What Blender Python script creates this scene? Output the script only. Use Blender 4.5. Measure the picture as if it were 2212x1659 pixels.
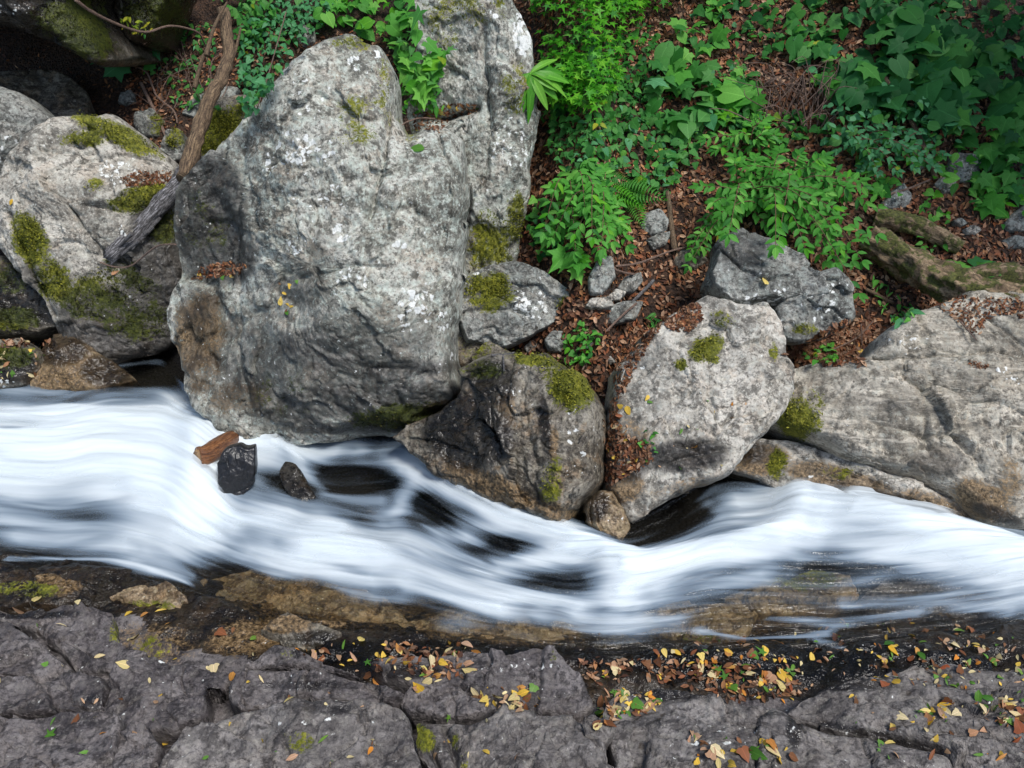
import bpy, math, random
import numpy as np
from mathutils import Vector, Matrix
from mathutils.bvhtree import BVHTree

for o in list(bpy.data.objects): bpy.data.objects.remove(o)
random.seed(7); RNG = np.random.default_rng(7)
scene = bpy.context.scene
COL = scene.collection

# ------------------------------------------------------------------ camera
CAM_H, PITCH, FPX, CX, CY = 3.4, math.radians(30), 1703.0, 1106.0, 829.5
cd = bpy.data.cameras.new('camera'); cam = bpy.data.objects.new('camera', cd); COL.objects.link(cam)
cam.location = (0, 0, CAM_H); cam.rotation_euler = (math.radians(90)-PITCH, 0, 0)
cd.sensor_width = 36; cd.lens = 36*FPX/2212.0; cd.clip_end = 500; cd.clip_start = .05
scene.camera = cam
# ------------------------------------------------------------------ world, sun, exposure
SUN_EL, SUN_AZ = math.radians(58), math.radians(40)      # azimuth measured from -Y (behind the camera) towards +X
w = bpy.data.worlds.new('World'); scene.world = w; w.use_nodes = True
wn = w.node_tree; bg = wn.nodes['Background']
sky = wn.nodes.new('ShaderNodeTexSky'); sky.sky_type = 'NISHITA'; sky.sun_disc = False
sky.sun_elevation = SUN_EL; sky.sun_rotation = math.pi-SUN_AZ; sky.air_density = 1.0; sky.dust_density = 1.5; sky.ozone_density = 1.0
wn.links.new(sky.outputs[0], bg.inputs[0]); bg.inputs[1].default_value = 0.085
sd = bpy.data.lights.new('sun', 'SUN'); sd.energy = 1.5; sd.angle = math.radians(16); sd.color = (1, .97, .92)
sun = bpy.data.objects.new('sun', sd); COL.objects.link(sun)
sdir = Vector((math.sin(SUN_AZ)*math.cos(SUN_EL), -math.cos(SUN_AZ)*math.cos(SUN_EL), math.sin(SUN_EL)))
sun.rotation_euler = sdir.to_track_quat('Z', 'Y').to_euler(); sun.location = (3, -3, 12)
vs = scene.view_settings; vs.view_transform = 'Standard'; vs.look = 'None'; vs.gamma = 1; vs.exposure = 1.15
vs.use_curve_mapping = False
scene.cycles.max_bounces = 5; scene.cycles.diffuse_bounces = 3; scene.cycles.transparent_max_bounces = 10
scene.render.resolution_x, scene.render.resolution_y = 1024, 768

# ------------------------------------------------------------------ pixel helpers (photo measured at 2212 px wide)
CP, SP = math.cos(PITCH), math.sin(PITCH)
CAMP = np.array([0, 0, CAM_H])
def rays(px, py):
    a = (np.asarray(px, float)-CX)/FPX; b = -(np.asarray(py, float)-CY)/FPX
    return np.stack([a, CP+b*SP, -SP+b*CP], -1)
def at_y(px, py, y):
    d = rays(px, py); return CAMP+d*(y/d[..., 1])[..., None]
def at_z(px, py, z):
    d = rays(px, py); return CAMP+d*((z-CAM_H)/d[..., 2])[..., None]
def proj(P):
    q = P-CAMP; zc = q[..., 1]*CP-q[..., 2]*SP; zc = np.where(np.abs(zc) < 1e-4, 1e-4, zc)
    up = q[..., 1]*SP+q[..., 2]*CP
    return CX+FPX*q[..., 0]/zc, CY-FPX*up/zc

# ------------------------------------------------------------------ numpy noise
_perm = np.random.default_rng(3).permutation(4096).astype(np.int64)
_grad = np.random.default_rng(4).normal(size=(4096, 3)); _grad /= np.linalg.norm(_grad, axis=1)[:, None]
def _h(ix, iy, iz):
    return _perm[(_perm[(_perm[ix & 4095]+iy) & 4095]+iz) & 4095]
def perlin(P):
    P = np.asarray(P, float); i = np.floor(P).astype(np.int64); f = P-i
    u = f*f*f*(f*(f*6-15)+10); r = 0
    for dx in (0, 1):
        for dy in (0, 1):
            for dz in (0, 1):
                g = _grad[_h(i[..., 0]+dx, i[..., 1]+dy, i[..., 2]+dz)]
                d = f-np.array([dx, dy, dz]); n = (g*d).sum(-1)
                wx = u[..., 0] if dx else 1-u[..., 0]; wy = u[..., 1] if dy else 1-u[..., 1]; wz = u[..., 2] if dz else 1-u[..., 2]
                r = r+n*wx*wy*wz
    return r*1.6
def fbm(P, oct=4, rough=.5):
    r = 0; a = 1; s = 0
    for k in range(oct):
        r = r+a*perlin(np.asarray(P)*2**k+17.3*k); s += a; a *= rough
    return r/s
def ridged(P, oct=4, rough=.5):
    r = 0; a = 1; s = 0
    for k in range(oct):
        r = r+a*(1-2*np.abs(perlin(np.asarray(P)*2**k+9.1*k))); s += a; a *= rough
    return r/s
def facets(A, seed, tilt=.35):
    """2-D cellular facets: every cell is a tilted little plane; returns offset in cell units"""
    i = np.floor(A).astype(np.int64); best = np.full(A.shape[0], 1e9); val = np.zeros(A.shape[0]); sec = np.full(A.shape[0], 1e9)
    for dx in (-1, 0, 1):
        for dy in (-1, 0, 1):
            c = i+np.array([dx, dy]); h = _h(c[:, 0], c[:, 1], c[:, 0]*0+seed)
            g = _grad[h]; ctr = c+.5+.42*g[:, :2]
            d = A-ctr; dd = (d*d).sum(1); g2 = _grad[(h*7+13) & 4095]
            v = tilt*(g2[:, :2]*d).sum(1)+.25*tilt*g2[:, 2]
            m = dd < best; sec = np.where(m, best, np.minimum(sec, dd)); best = np.where(m, dd, best); val = np.where(m, v, val)
    edge = np.sqrt(sec)-np.sqrt(best)
    return val, edge
def sstep(a, b, x):
    t = np.clip((x-a)/(b-a), 0, 1); return t*t*(3-2*t)
def rbf(ctrl_xy, vals, Q, c=.08):
    X = np.asarray(ctrl_xy, float); n = len(X)
    D = np.sqrt(((X[:, None]-X[None])**2).sum(-1)+c*c)
    M = np.zeros((n+1, n+1)); M[:n, :n] = -D; M[:n, n] = 1; M[n, :n] = 1
    s = np.linalg.lstsq(M, np.append(np.asarray(vals, float), 0), rcond=None)[0]
    out = np.full(len(Q), s[n])
    for k in range(n): out -= s[k]*np.sqrt(((Q-X[k])**2).sum(1)+c*c)
    return out
def seg_dist(P, line, closed=False):
    L = np.asarray(line, float); best = np.full(len(P), 1e9); n = len(L)
    for k in range(n if closed else n-1):
        a = L[k]; b = L[(k+1) % n]; ab = b-a; t = np.clip(((P-a)@ab)/max(ab@ab, 1e-12), 0, 1)
        best = np.minimum(best, np.linalg.norm(P-a-t[:, None]*ab, axis=1))
    return best
def resample(L, n, closed=True):
    L = np.asarray(L, float)
    if closed: L = np.vstack([L, L[:1]])
    s = np.concatenate([[0], np.cumsum(np.linalg.norm(np.diff(L, axis=0), axis=1))])
    t = np.linspace(0, s[-1], n, endpoint=not closed)
    return np.stack([np.interp(t, s, L[:, k]) for k in range(L.shape[1])], -1)
def in_poly(px, py, poly):
    px = np.asarray(px, float); py = np.asarray(py, float); c = np.zeros(px.shape, bool); n = len(poly)
    for k in range(n):
        x0, y0 = poly[k]; x1, y1 = poly[(k+1) % n]
        if y0 == y1: continue
        m = ((y0 > py) != (y1 > py)) & (px < (x1-x0)*(py-y0)/(y1-y0)+x0); c ^= m
    return c
def poly_samples(poly, n):
    P = np.asarray(poly, float); lo, hi = P.min(0), P.max(0); out = []
    while len(out) < n:
        q = RNG.uniform(lo, hi, (n*3, 2)); q = q[in_poly(q[:, 0], q[:, 1], poly)]; out.extend(q.tolist())
    return np.array(out[:n])

# ------------------------------------------------------------------ object helpers
def make_mesh(name, V, F, mat=None, smooth=True, masks=None, colors=None, uv=None):
    me = bpy.data.meshes.new(name); V = np.asarray(V, np.float32)
    F = np.asarray(F, np.int32); n, k = F.shape
    me.vertices.add(len(V)); me.vertices.foreach_set('co', V.ravel())
    me.loops.add(n*k); me.loops.foreach_set('vertex_index', F.ravel())
    me.polygons.add(n); me.polygons.foreach_set('loop_start', np.arange(0, n*k, k, dtype=np.int32))
    me.polygons.foreach_set('use_smooth', np.full(n, smooth))
    for nm, arr in (masks or {}).items():
        a = me.attributes.new(nm, 'FLOAT', 'POINT'); a.data.foreach_set('value', np.asarray(arr, np.float32))
    if colors is not None:
        a = me.attributes.new('tint', 'FLOAT_COLOR', 'POINT')
        a.data.foreach_set('color', np.hstack([colors, np.ones((len(colors), 1))]).astype(np.float32).ravel())
    if uv is not None:
        a = me.attributes.new('flow', 'FLOAT_VECTOR', 'POINT'); a.data.foreach_set('vector', np.hstack([uv, np.zeros((len(uv), 1))]).astype(np.float32).ravel())
    me.update(calc_edges=True)
    if mat: me.materials.append(mat)
    return me
def tag(o, label=None, cat=None, group=None, kind=None):
    if label: o['label'] = label
    if cat: o['category'] = cat
    if group: o['group'] = group
    if kind: o['kind'] = kind
    return o
def link(name, me, parent=None, loc=None):
    o = bpy.data.objects.new(name, me); COL.objects.link(o)
    if loc is not None: o.location = loc
    if parent: o.parent = parent
    return o
def empty(name, loc):
    o = bpy.data.objects.new(name, None); COL.objects.link(o); o.location = loc; o.empty_display_size = .05; return o
SOLID_V, SOLID_F = [], []; _off = [0]
def solid(V, F):
    F = np.asarray(F)
    if F.shape[1] == 4: F = np.vstack([F[:, :3], F[:, [0, 2, 3]]])
    SOLID_V.append(np.asarray(V, float)); SOLID_F.append(F+_off[0]); _off[0] += len(V)

# ------------------------------------------------------------------ node helper
class NT:
    def __init__(s, name):
        s.m = bpy.data.materials.new(name); s.m.use_nodes = True; s.t = s.m.node_tree; s.t.nodes.clear()
        s.out = s.t.nodes.new('ShaderNodeOutputMaterial')
    def n(s, typ, **kw):
        nd = s.t.nodes.new(typ)
        for k, v in kw.items():
            if k.startswith('i_'):
                key = k[2:]; key = int(key) if key.isdigit() else key.replace('_', ' ')
                s.put(nd.inputs[key], v)
            else: setattr(nd, k, v)
        return nd
    def put(s, sock, v):
        if isinstance(v, bpy.types.NodeSocket): s.t.links.new(v, sock)
        elif isinstance(v, (tuple, list)) and len(v) == 3 and sock.type == 'RGBA': sock.default_value = (*v, 1)
        else: sock.default_value = v
    def math(s, op, a, b=0.0, c=None, clamp=False):
        nd = s.t.nodes.new('ShaderNodeMath'); nd.operation = op; nd.use_clamp = clamp
        s.put(nd.inputs[0], a); s.put(nd.inputs[1], b)
        if c is not None: s.put(nd.inputs[2], c)
        return nd.outputs[0]
    def ss(s, x, a, b, lo=0.0, hi=1.0):
        nd = s.t.nodes.new('ShaderNodeMapRange'); nd.interpolation_type = 'SMOOTHSTEP'
        s.put(nd.inputs[0], x); nd.inputs[1].default_value = a; nd.inputs[2].default_value = b; nd.inputs[3].default_value = lo; nd.inputs[4].default_value = hi
        return nd.outputs[0]
    def mix(s, f, a, b, mode='MIX'):
        nd = s.t.nodes.new('ShaderNodeMix'); nd.data_type = 'RGBA'; nd.blend_type = mode
        s.put(nd.inputs[0], f); s.put(nd.inputs[6], a); s.put(nd.inputs[7], b); return nd.outputs[2]
    def ramp(s, x, stops):
        nd = s.t.nodes.new('ShaderNodeValToRGB'); cr = nd.color_ramp
        while len(cr.elements) < len(stops): cr.elements.new(.5)
        for e, (p, c) in zip(cr.elements, stops): e.position = p; e.color = (*c, 1)
        s.put(nd.inputs[0], x); return nd.outputs[0]
    def noise(s, vec, scale, detail=4, rough=.55, dist=0.0):
        nd = s.t.nodes.new('ShaderNodeTexNoise'); s.put(nd.inputs['Vector'], vec)
        nd.inputs['Scale'].default_value = scale; nd.inputs['Detail'].default_value = detail
        nd.inputs['Roughness'].default_value = rough; nd.inputs['Distortion'].default_value = dist
        return nd.outputs[0]
    def attr(s, name, out='Fac'):
        nd = s.t.nodes.new('ShaderNodeAttribute'); nd.attribute_name = name; return nd.outputs[out]

def rock_material(name, dark, mid, light, tint=(.27, .32, .28), tint_amt=.5, speck=.55, lichen_base=0.0, rough=.85, warm=(.36, .29, .22), warm_amt=.5, bump=.5, moss_col=((.022, .028, .003), (.105, .115, .008), (.28, .27, .028)), strata=None):
    N = NT(name); tc = N.n('ShaderNodeTexCoord'); oi = N.n('ShaderNodeObjectInfo')
    off = N.n('ShaderNodeVectorMath', operation='MULTIPLY_ADD', i_0=tc.outputs['Object'], i_1=(1, 1, 1))
    comb = N.n('ShaderNodeCombineXYZ', i_0=N.math('MULTIPLY', oi.outputs['Random'], 37.0), i_1=N.math('MULTIPLY', oi.outputs['Random'], 91.0))
    N.t.links.new(comb.outputs[0], off.inputs[2]); P = off.outputs[0]
    n1 = N.noise(P, 2.2, 5, .66, .4); n2 = N.noise(P, 12, 4, .7); n3 = N.noise(P, 48, 3, .75); n4 = N.noise(P, 5.0, 4, .65); n6 = N.noise(P, 25, 3, .7)
    vo = N.n('ShaderNodeTexVoronoi', i_Vector=P, i_Scale=62.0); vc = N.n('ShaderNodeSeparateColor', i_0=vo.outputs['Color'])
    base = N.ramp(n1, [(.36, dark), (.48, mid), (.58, light), (.70, mid)])
    # lichen tints and warm patches of bare stone
    base = N.mix(N.math('MULTIPLY', N.ss(n2, .50, .64), tint_amt), base, tint)
    base = N.mix(N.math('MULTIPLY', N.ss(n4, .53, .63), warm_amt), base, warm)
    # dark blotches and crystal grain
    base = N.mix(N.math('MULTIPLY', N.ss(n2, .52, .38), .75), base, tuple(c*.32 for c in dark))
    base = N.mix(N.math('MULTIPLY', N.ss(n3, .47, .36), speck), base, tuple(c*.30 for c in dark))
    base = N.mix(N.math('MULTIPLY', N.ss(n6, .46, .36), speck*.9), base, tuple(c*.5 for c in dark))
    base = N.mix(N.math('MULTIPLY', N.ss(n6, .54, .64), speck*.8), base, tuple(min(1, c*1.45) for c in tint))
    base = N.mix(N.math('MULTIPLY', N.ss(n3, .57, .68), speck*.75), base, tuple(min(1, c*1.55) for c in light))
    base = N.mix(N.ss(vc.outputs[0], .0, 1.0, .0, .26), base, tuple(c*.5 for c in mid))
    if strata:
        mp = N.n('ShaderNodeMapping', i_Vector=P); mp.inputs['Rotation'].default_value = strata; mp.inputs['Scale'].default_value = (.6, 3, 9)
        st = N.noise(mp.outputs[0], 2.4, 5, .6, .5)
        base = N.mix(N.ss(st, .40, .62, .0, .55), base, tuple(c*.6 for c in dark)); base = N.mix(N.ss(st, .56, .70, .0, .45), base, tuple(min(1, c*1.3) for c in light))
    # black fungus dots
    v3 = N.n('ShaderNodeTexVoronoi', i_Vector=P, i_Scale=9.0); dot = N.math('MULTIPLY', N.ss(N.math('ADD', v3.outputs['Distance'], N.math('MULTIPLY', n3, .25)), .30, .22), N.ss(n1, .52, .60))
    base = N.mix(N.math('MULTIPLY', dot, .7), base, (.035, .025, .018))
    # stains: brown, wet (some of it painted shade), moss, white lichen (masks painted per vertex, broken up by noise)
    n5 = N.noise(P, 6, 5, .75)
    pert = N.math('ADD', N.math('MULTIPLY', N.math('SUBTRACT', n5, .5), 2.0), N.math('MULTIPLY', N.math('SUBTRACT', n3, .5), .9))
    pert2 = N.math('MULTIPLY', N.math('SUBTRACT', n2, .5), 2.6)
    def mk(a, lo=.35, hi=.75, p=pert):
        r = N.attr(a); return N.math('MULTIPLY', N.ss(N.math('ADD', r, p), lo, hi), N.ss(r, 0.02, .22))
    br = mk('brown', .30, .85)
    bcol = N.ramp(n3, [(.36, (.022, .014, .007)), (.5, (.125, .078, .034)), (.64, (.29, .195, .10))])
    base = N.mix(N.math('MULTIPLY', br, .85), base, bcol)
    wet = mk('wet', .12, 1.0)
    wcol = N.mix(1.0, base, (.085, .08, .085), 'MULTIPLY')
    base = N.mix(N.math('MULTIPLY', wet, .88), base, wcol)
    lc = N.attr('lichen')
    vl = N.n('ShaderNodeTexVoronoi', i_Vector=N.n('ShaderNodeVectorMath', operation='ADD', i_0=P, i_1=N.n('ShaderNodeVectorMath', operation='SCALE', i_0=N.n('ShaderNodeTexNoise', i_Vector=P, i_Scale=26.0).outputs[1], i_Scale=.06).outputs[0]).outputs[0], i_Scale=22.0)
    vls = N.n('ShaderNodeSeparateColor', i_0=vl.outputs['Color'])
    lsize = N.math('MULTIPLY', N.math('ADD', lc, lichen_base), N.math('ADD', N.math('MULTIPLY', vls.outputs[0], .9), -.12))
    lm = N.ss(N.math('ADD', N.math('SUBTRACT', lsize, vl.outputs['Distance']), N.math('MULTIPLY', N.math('SUBTRACT', n6, .5), .8)), -.04, .10)
    base = N.mix(N.math('MULTIPLY', lm, .92), base, N.mix(n3, (.45, .48, .46), (.86, .86, .84)))
    ms = mk('moss', .34, .80, N.math('MULTIPLY', pert, 1.7))
    mn = N.noise(P, 34, 3, .75); mn2 = n4
    mcol = N.ramp(N.math('ADD', N.math('MULTIPLY', mn, .65), N.math('MULTIPLY', mn2, .35)), [(.34, moss_col[0]), (.50, moss_col[1]), (.66, moss_col[2])])
    mcol = N.mix(N.math('MULTIPLY', wet, .85), mcol, N.mix(1.0, mcol, (.16, .22, .16), 'MULTIPLY'))
    base = N.mix(N.math('MULTIPLY', ms, .97), base, mcol)
    hgt = N.math('ADD', N.math('MULTIPLY', N.noise(P, 11, 3, .66, .3), .55), N.math('MULTIPLY', N.math('MULTIPLY_ADD', N.attr('moss'), .5, .28), N.noise(P, 55, 2, .7)))
    bp = N.n('ShaderNodeBump', i_Strength=bump, i_Distance=.05, i_Height=hgt)
    r = N.math('SUBTRACT', rough, N.math('MULTIPLY', wet, .48), clamp=True); r = N.math('ADD', r, N.math('MULTIPLY', ms, .4), clamp=True)
    b = N.n('ShaderNodeBsdfPrincipled', i_Base_Color=base, i_Roughness=r, i_Normal=bp.outputs[0])
    b.inputs['Specular IOR Level'].default_value = .35
    N.t.links.new(b.outputs[0], N.out.inputs[0]); return N.m

def leaf_material(name, c0, c1, c2, trans=.35, rough=.55, spec=.18, use_tint=False, spots=0.0):
    N = NT(name); oi = N.n('ShaderNodeObjectInfo'); tc = N.n('ShaderNodeTexCoord')
    if use_tint: col = N.attr('tint', 'Color')
    else: col = N.ramp(oi.outputs['Random'], [(0.0, c0), (.5, c1), (1.0, c2)])
    nz = N.noise(tc.outputs['Object'], 30, 4, .6)
    col = N.mix(N.ss(nz, .35, .7, .0, .35), col, N.mix(1.0, col, (.45, .5, .4), 'MULTIPLY'))
    sx = N.n('ShaderNodeSeparateXYZ', i_0=tc.outputs['Object'])
    if not use_tint: col = N.mix(N.ss(N.math('ABSOLUTE', sx.outputs[0]), .028, .008, 0, .45), col, N.mix(1.0, col, (2.0, 1.7, 2.0), 'MULTIPLY'))
    if spots: col = N.mix(N.math('MULTIPLY', N.ss(nz, .60, .66), spots), col, (.10, .05, .015))
    b = N.n('ShaderNodeBsdfPrincipled', i_Base_Color=col, i_Roughness=rough); b.inputs['Specular IOR Level'].default_value = spec
    tr = N.n('ShaderNodeBsdfTranslucent', i_Color=N.mix(1.0, col, (1.0, 1.15, .5), 'MULTIPLY'))
    mx = N.n('ShaderNodeMixShader', i_0=trans, i_1=b.outputs[0], i_2=tr.outputs[0])
    N.t.links.new(mx.outputs[0], N.out.inputs[0]); return N.m

def bark_material(name, dark, mid, light, moss=0.0, scale=1.0, rough=.85):
    N = NT(name); tc = N.n('ShaderNodeTexCoord'); u = N.attr('flow', 'Vector')
    mp = N.n('ShaderNodeMapping', i_Vector=u); mp.inputs['Scale'].default_value = (3*scale, 10*scale, 1)
    n1 = N.noise(mp.outputs[0], 3, 6, .65, .6); n2 = N.noise(tc.outputs['Object'], 9, 5, .65); n3 = N.noise(tc.outputs['Object'], 60, 3, .6)
    col = N.ramp(n1, [(.35, dark), (.5, mid), (.66, light)])
    col = N.mix(N.math('MULTIPLY', N.ss(n3, .48, .38), .5), col, tuple(c*.4 for c in dark))
    if moss:
        m = N.math('MULTIPLY', N.ss(n2, .62-.25*moss, .70-.25*moss), .95)
        col = N.mix(m, col, N.ramp(n3, [(.35, (.03, .035, .006)), (.65, (.11, .12, .02))]))
    bp = N.n('ShaderNodeBump', i_Strength=.8, i_Distance=.02, i_Height=N.math('ADD', n1, N.math('MULTIPLY', n3, .3)))
    b = N.n('ShaderNodeBsdfPrincipled', i_Base_Color=col, i_Roughness=rough, i_Normal=bp.outputs[0])
    N.t.links.new(b.outputs[0], N.out.inputs[0]); return N.m

# ------------------------------------------------------------------ rocks
MOSSY = []
MASKS = ('moss', 'wet', 'brown', 'lichen')
def paint(P, dabs):
    """dabs: (mask, px, py, rx, ry, strength[, angle]); masks stay on the surface as stains, moss, lichen and painted shade"""
    u, v = proj(P); out = {m: np.zeros(len(P)) for m in MASKS}
    for d in dabs:
        m, px, py, rx, ry, s = d[:6]; s *= {'wet': 1.55, 'brown': 1.3, 'moss': 1.25, 'lichen': 1.0}[m]; a = math.radians(d[6]) if len(d) > 6 else 0
        du, dv = u-px, v-py; x = (du*math.cos(a)+dv*math.sin(a))/rx; y = (-du*math.sin(a)+dv*math.cos(a))/ry
        out[m] = np.maximum(out[m], s*np.clip(1.25-1.0*(x*x+y*y), 0, 1))
    return out
def rock(name, outline, anchor, lean, mat, label=None, cat='boulder', yaw=0, front=.25, back=.5, edge=.25, ctrl=(), cracks=(), dabs=(), amp=.03, nscale=2.0, fac=.06, fscale=2.4, n=260, rings=60, seed=0, group=None, parent=None, wob=.02, kind=None, power=2.0, c=.10, moss_up=0.0, cuts=10):
    P0 = np.asarray(anchor, float); L = math.radians(lean); Y = math.radians(yaw)
    ax = np.array([math.cos(Y), math.sin(Y), 0]); back_h = np.array([-math.sin(Y), math.cos(Y), 0])
    up = back_h*math.sin(L)+np.array([0, 0, math.cos(L)]); N = -back_h*math.cos(L)+np.array([0, 0, math.sin(L)])
    def to_plane(px, py):
        d = rays(px, py); t = ((P0-CAMP)@N)/(d@N); q = CAMP+d*t[..., None]-P0
        return np.stack([q@ax, q@up], -1)
    O = np.asarray(outline, float); o2 = to_plane(O[:, 0], O[:, 1])
    R = resample(o2, n)
    ctr = R.mean(0)
    # smooth corners a little, then roughen the outline
    for _ in range(2): R = .25*np.roll(R, 1, 0)+.5*R+.25*np.roll(R, -1, 0)
    rad = R-ctr; rl = np.linalg.norm(rad, axis=1, keepdims=True)+1e-6
    q3 = np.hstack([R, np.full((n, 1), seed*3.7)])
    R = R+rad/rl*(wob*(fbm(q3*3.2, 4, .6)*1.8+.9*facets(R*4.5+seed*3.3, seed+2, .9)[0])[:, None])
    t = np.linspace(0, 1, rings+1)[1:]; t = 1-(1-t)**1.35
    G = (ctr+t[:, None, None]*(R-ctr)[None]).reshape(-1, 2); G = np.vstack([ctr[None], G])
    dist = seg_dist(G, R[::3], True); dist[-n:] = 0
    e = np.clip(dist/(edge*(.62+.45*fbm(np.hstack([G, np.full((len(G), 1), 2.2+seed)])*2.0, 3))), 0, 1); prof = (1-(1-e)**power)**(1/power)
    h = np.full(len(G), float(front))
    if ctrl:
        C = np.asarray(ctrl, float); h = h+rbf(to_plane(C[:, 0], C[:, 1]), C[:, 2], G, c)
    G3 = np.hstack([G, np.full((len(G), 1), seed*5.1)])
    warp = np.stack([fbm(G3*2.5+3, 3), fbm(G3*2.5+31, 3)], -1)
    fv, fe = facets(G*fscale+warp*.7, seed+1); fv2, fe2 = facets(G*fscale*2.7+warp*1.2, seed+5); fv3, _ = facets(G*fscale*7.7+warp*2.5, seed+9)
    det = fac*(fv*3.4+fv2*1.5+fv3*.6)-fac*.35*np.exp(-(fe/.05)**2)*sstep(-.1, .3, warp[:, 0])
    det = det+amp*fbm(G3*nscale, 5, .55)*1.5+amp*.55*ridged(G3*nscale*3.3, 4, .6)+amp*.32*fbm(G3*nscale*12, 3, .6)
    for cr in cracks:
        line, wd, dp = cr; pl = np.asarray(line, float); l2 = to_plane(pl[:, 0], pl[:, 1])
        dd = seg_dist(G+warp*.05, l2); det = det-dp*1.2*np.exp(-dd/(wd*.75))*(.55+.9*np.clip(fbm(G3*3+seed, 2)+.4, 0, 1))
    zf = prof*h
    if cuts:
        rg = np.random.default_rng(seed*31+7); idx = rg.choice(len(G), cuts*40); rr_ = np.linalg.norm(G[idx]-ctr, axis=1); order = []
        ext = np.ptp(R, axis=0); pick = []
        for k in idx:                                    # well spread contact points
            if all(np.linalg.norm((G[k]-G[j])/ext) > .16 for j in pick): pick.append(k)
            if len(pick) >= cuts: break
        for k in pick:
            dv = (G[k]-ctr)/ext*2; rad_ = np.linalg.norm(dv); outd = (G[k]-ctr)/(np.linalg.norm(G[k]-ctr)+1e-6); a_ = rg.uniform(-.7, .7); outd = np.array([outd[0]*math.cos(a_)-outd[1]*math.sin(a_), outd[0]*math.sin(a_)+outd[1]*math.cos(a_)])
            g_ = -outd*rg.uniform(.10, .35)*(1+2.6*np.clip(rad_-.35, 0, 1)); near = np.linalg.norm(G-G[k], axis=1) < .10*ext.mean(); h0 = np.median(zf[near])*.985
            pl_ = h0+(G-G[k])@g_; kk = .012; d_ = zf-pl_; loc = np.exp(-(np.linalg.norm((G-G[k])/ext, axis=1)/.33)**4)
            zf = zf-loc*.8*np.where(d_ > 0, d_, 0)
        zf = np.maximum(zf, prof*.02)
    zf = zf+np.sqrt(prof)*det
    zb = -back*prof**.8*(1+.25*fbm(G3*1.5+9, 3))
    V = np.vstack([P0+G[:, :1]*ax+G[:, 1:]*up+zf[:, None]*N])
    nb = len(G)-n                                    # back shares the rim
    Vb = (P0+G[:, :1]*ax+G[:, 1:]*up+zb[:, None]*N)[:nb]
    F = []
    j = np.arange(n); jn = (j+1) % n
    def fan(off, flip):
        a = np.stack([np.full(n, off), off+1+j, off+1+jn], 1); return a[:, ::-1] if flip else a
    quads = []
    for k in range(rings-1):
        a = 1+k*n; b = a+n; quads.append(np.stack([a+j, b+j, b+jn, a+jn], 1))
    Q = np.vstack(quads); ob = len(G)
    Qb = np.where(Q >= nb, Q, Q+ob)[:, ::-1]
    area = ((R[:, 0]*np.roll(R[:, 1], -1)-np.roll(R[:, 0], -1)*R[:, 1]).sum())
    allq = np.vstack([Q, Qb]); 
    f1 = fan(0, False); f2 = f1+ob; f2 = f2[:, ::-1]
    if area < 0: allq = allq[:, ::-1]; f1 = f1[:, ::-1]; f2 = f2[:, ::-1]
    T = np.vstack([allq[:, :3], allq[:, [0, 2, 3]], f1, f2])
    W = np.vstack([V, Vb])
    nf = len(Q); solid(W, np.vstack([allq[:nf, :3], allq[:nf, [0, 2, 3]], f1]))
    mk = paint(W, dabs)
    if moss_up:
        nz = np.zeros(len(W)); v0, v1, v2 = W[T[:, 0]], W[T[:, 1]], W[T[:, 2]]; fn = np.cross(v1-v0, v2-v0)
        acc = np.zeros((len(W), 3))
        for k in range(3): np.add.at(acc, T[:, k], fn)
        acc /= np.linalg.norm(acc, axis=1, keepdims=True)+1e-9
        mk['moss'] = np.maximum(mk['moss'], moss_up*sstep(.45, .9, acc[:, 2]))
    base = P0.copy()
    me = make_mesh(name, W-base, T, mat, True, mk)
    o = link(name, me, parent, base if not parent else base-np.array(parent.location))
    if mk['moss'].max() > .5: MOSSY.append((o, base, W[:len(G)], T[:2*len(Q)] if False else None, mk['moss'][:len(G)], mk['wet'][:len(G)], N, bool(parent)))
    if not parent: tag(o, label, cat, group, kind)
    return o

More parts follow.
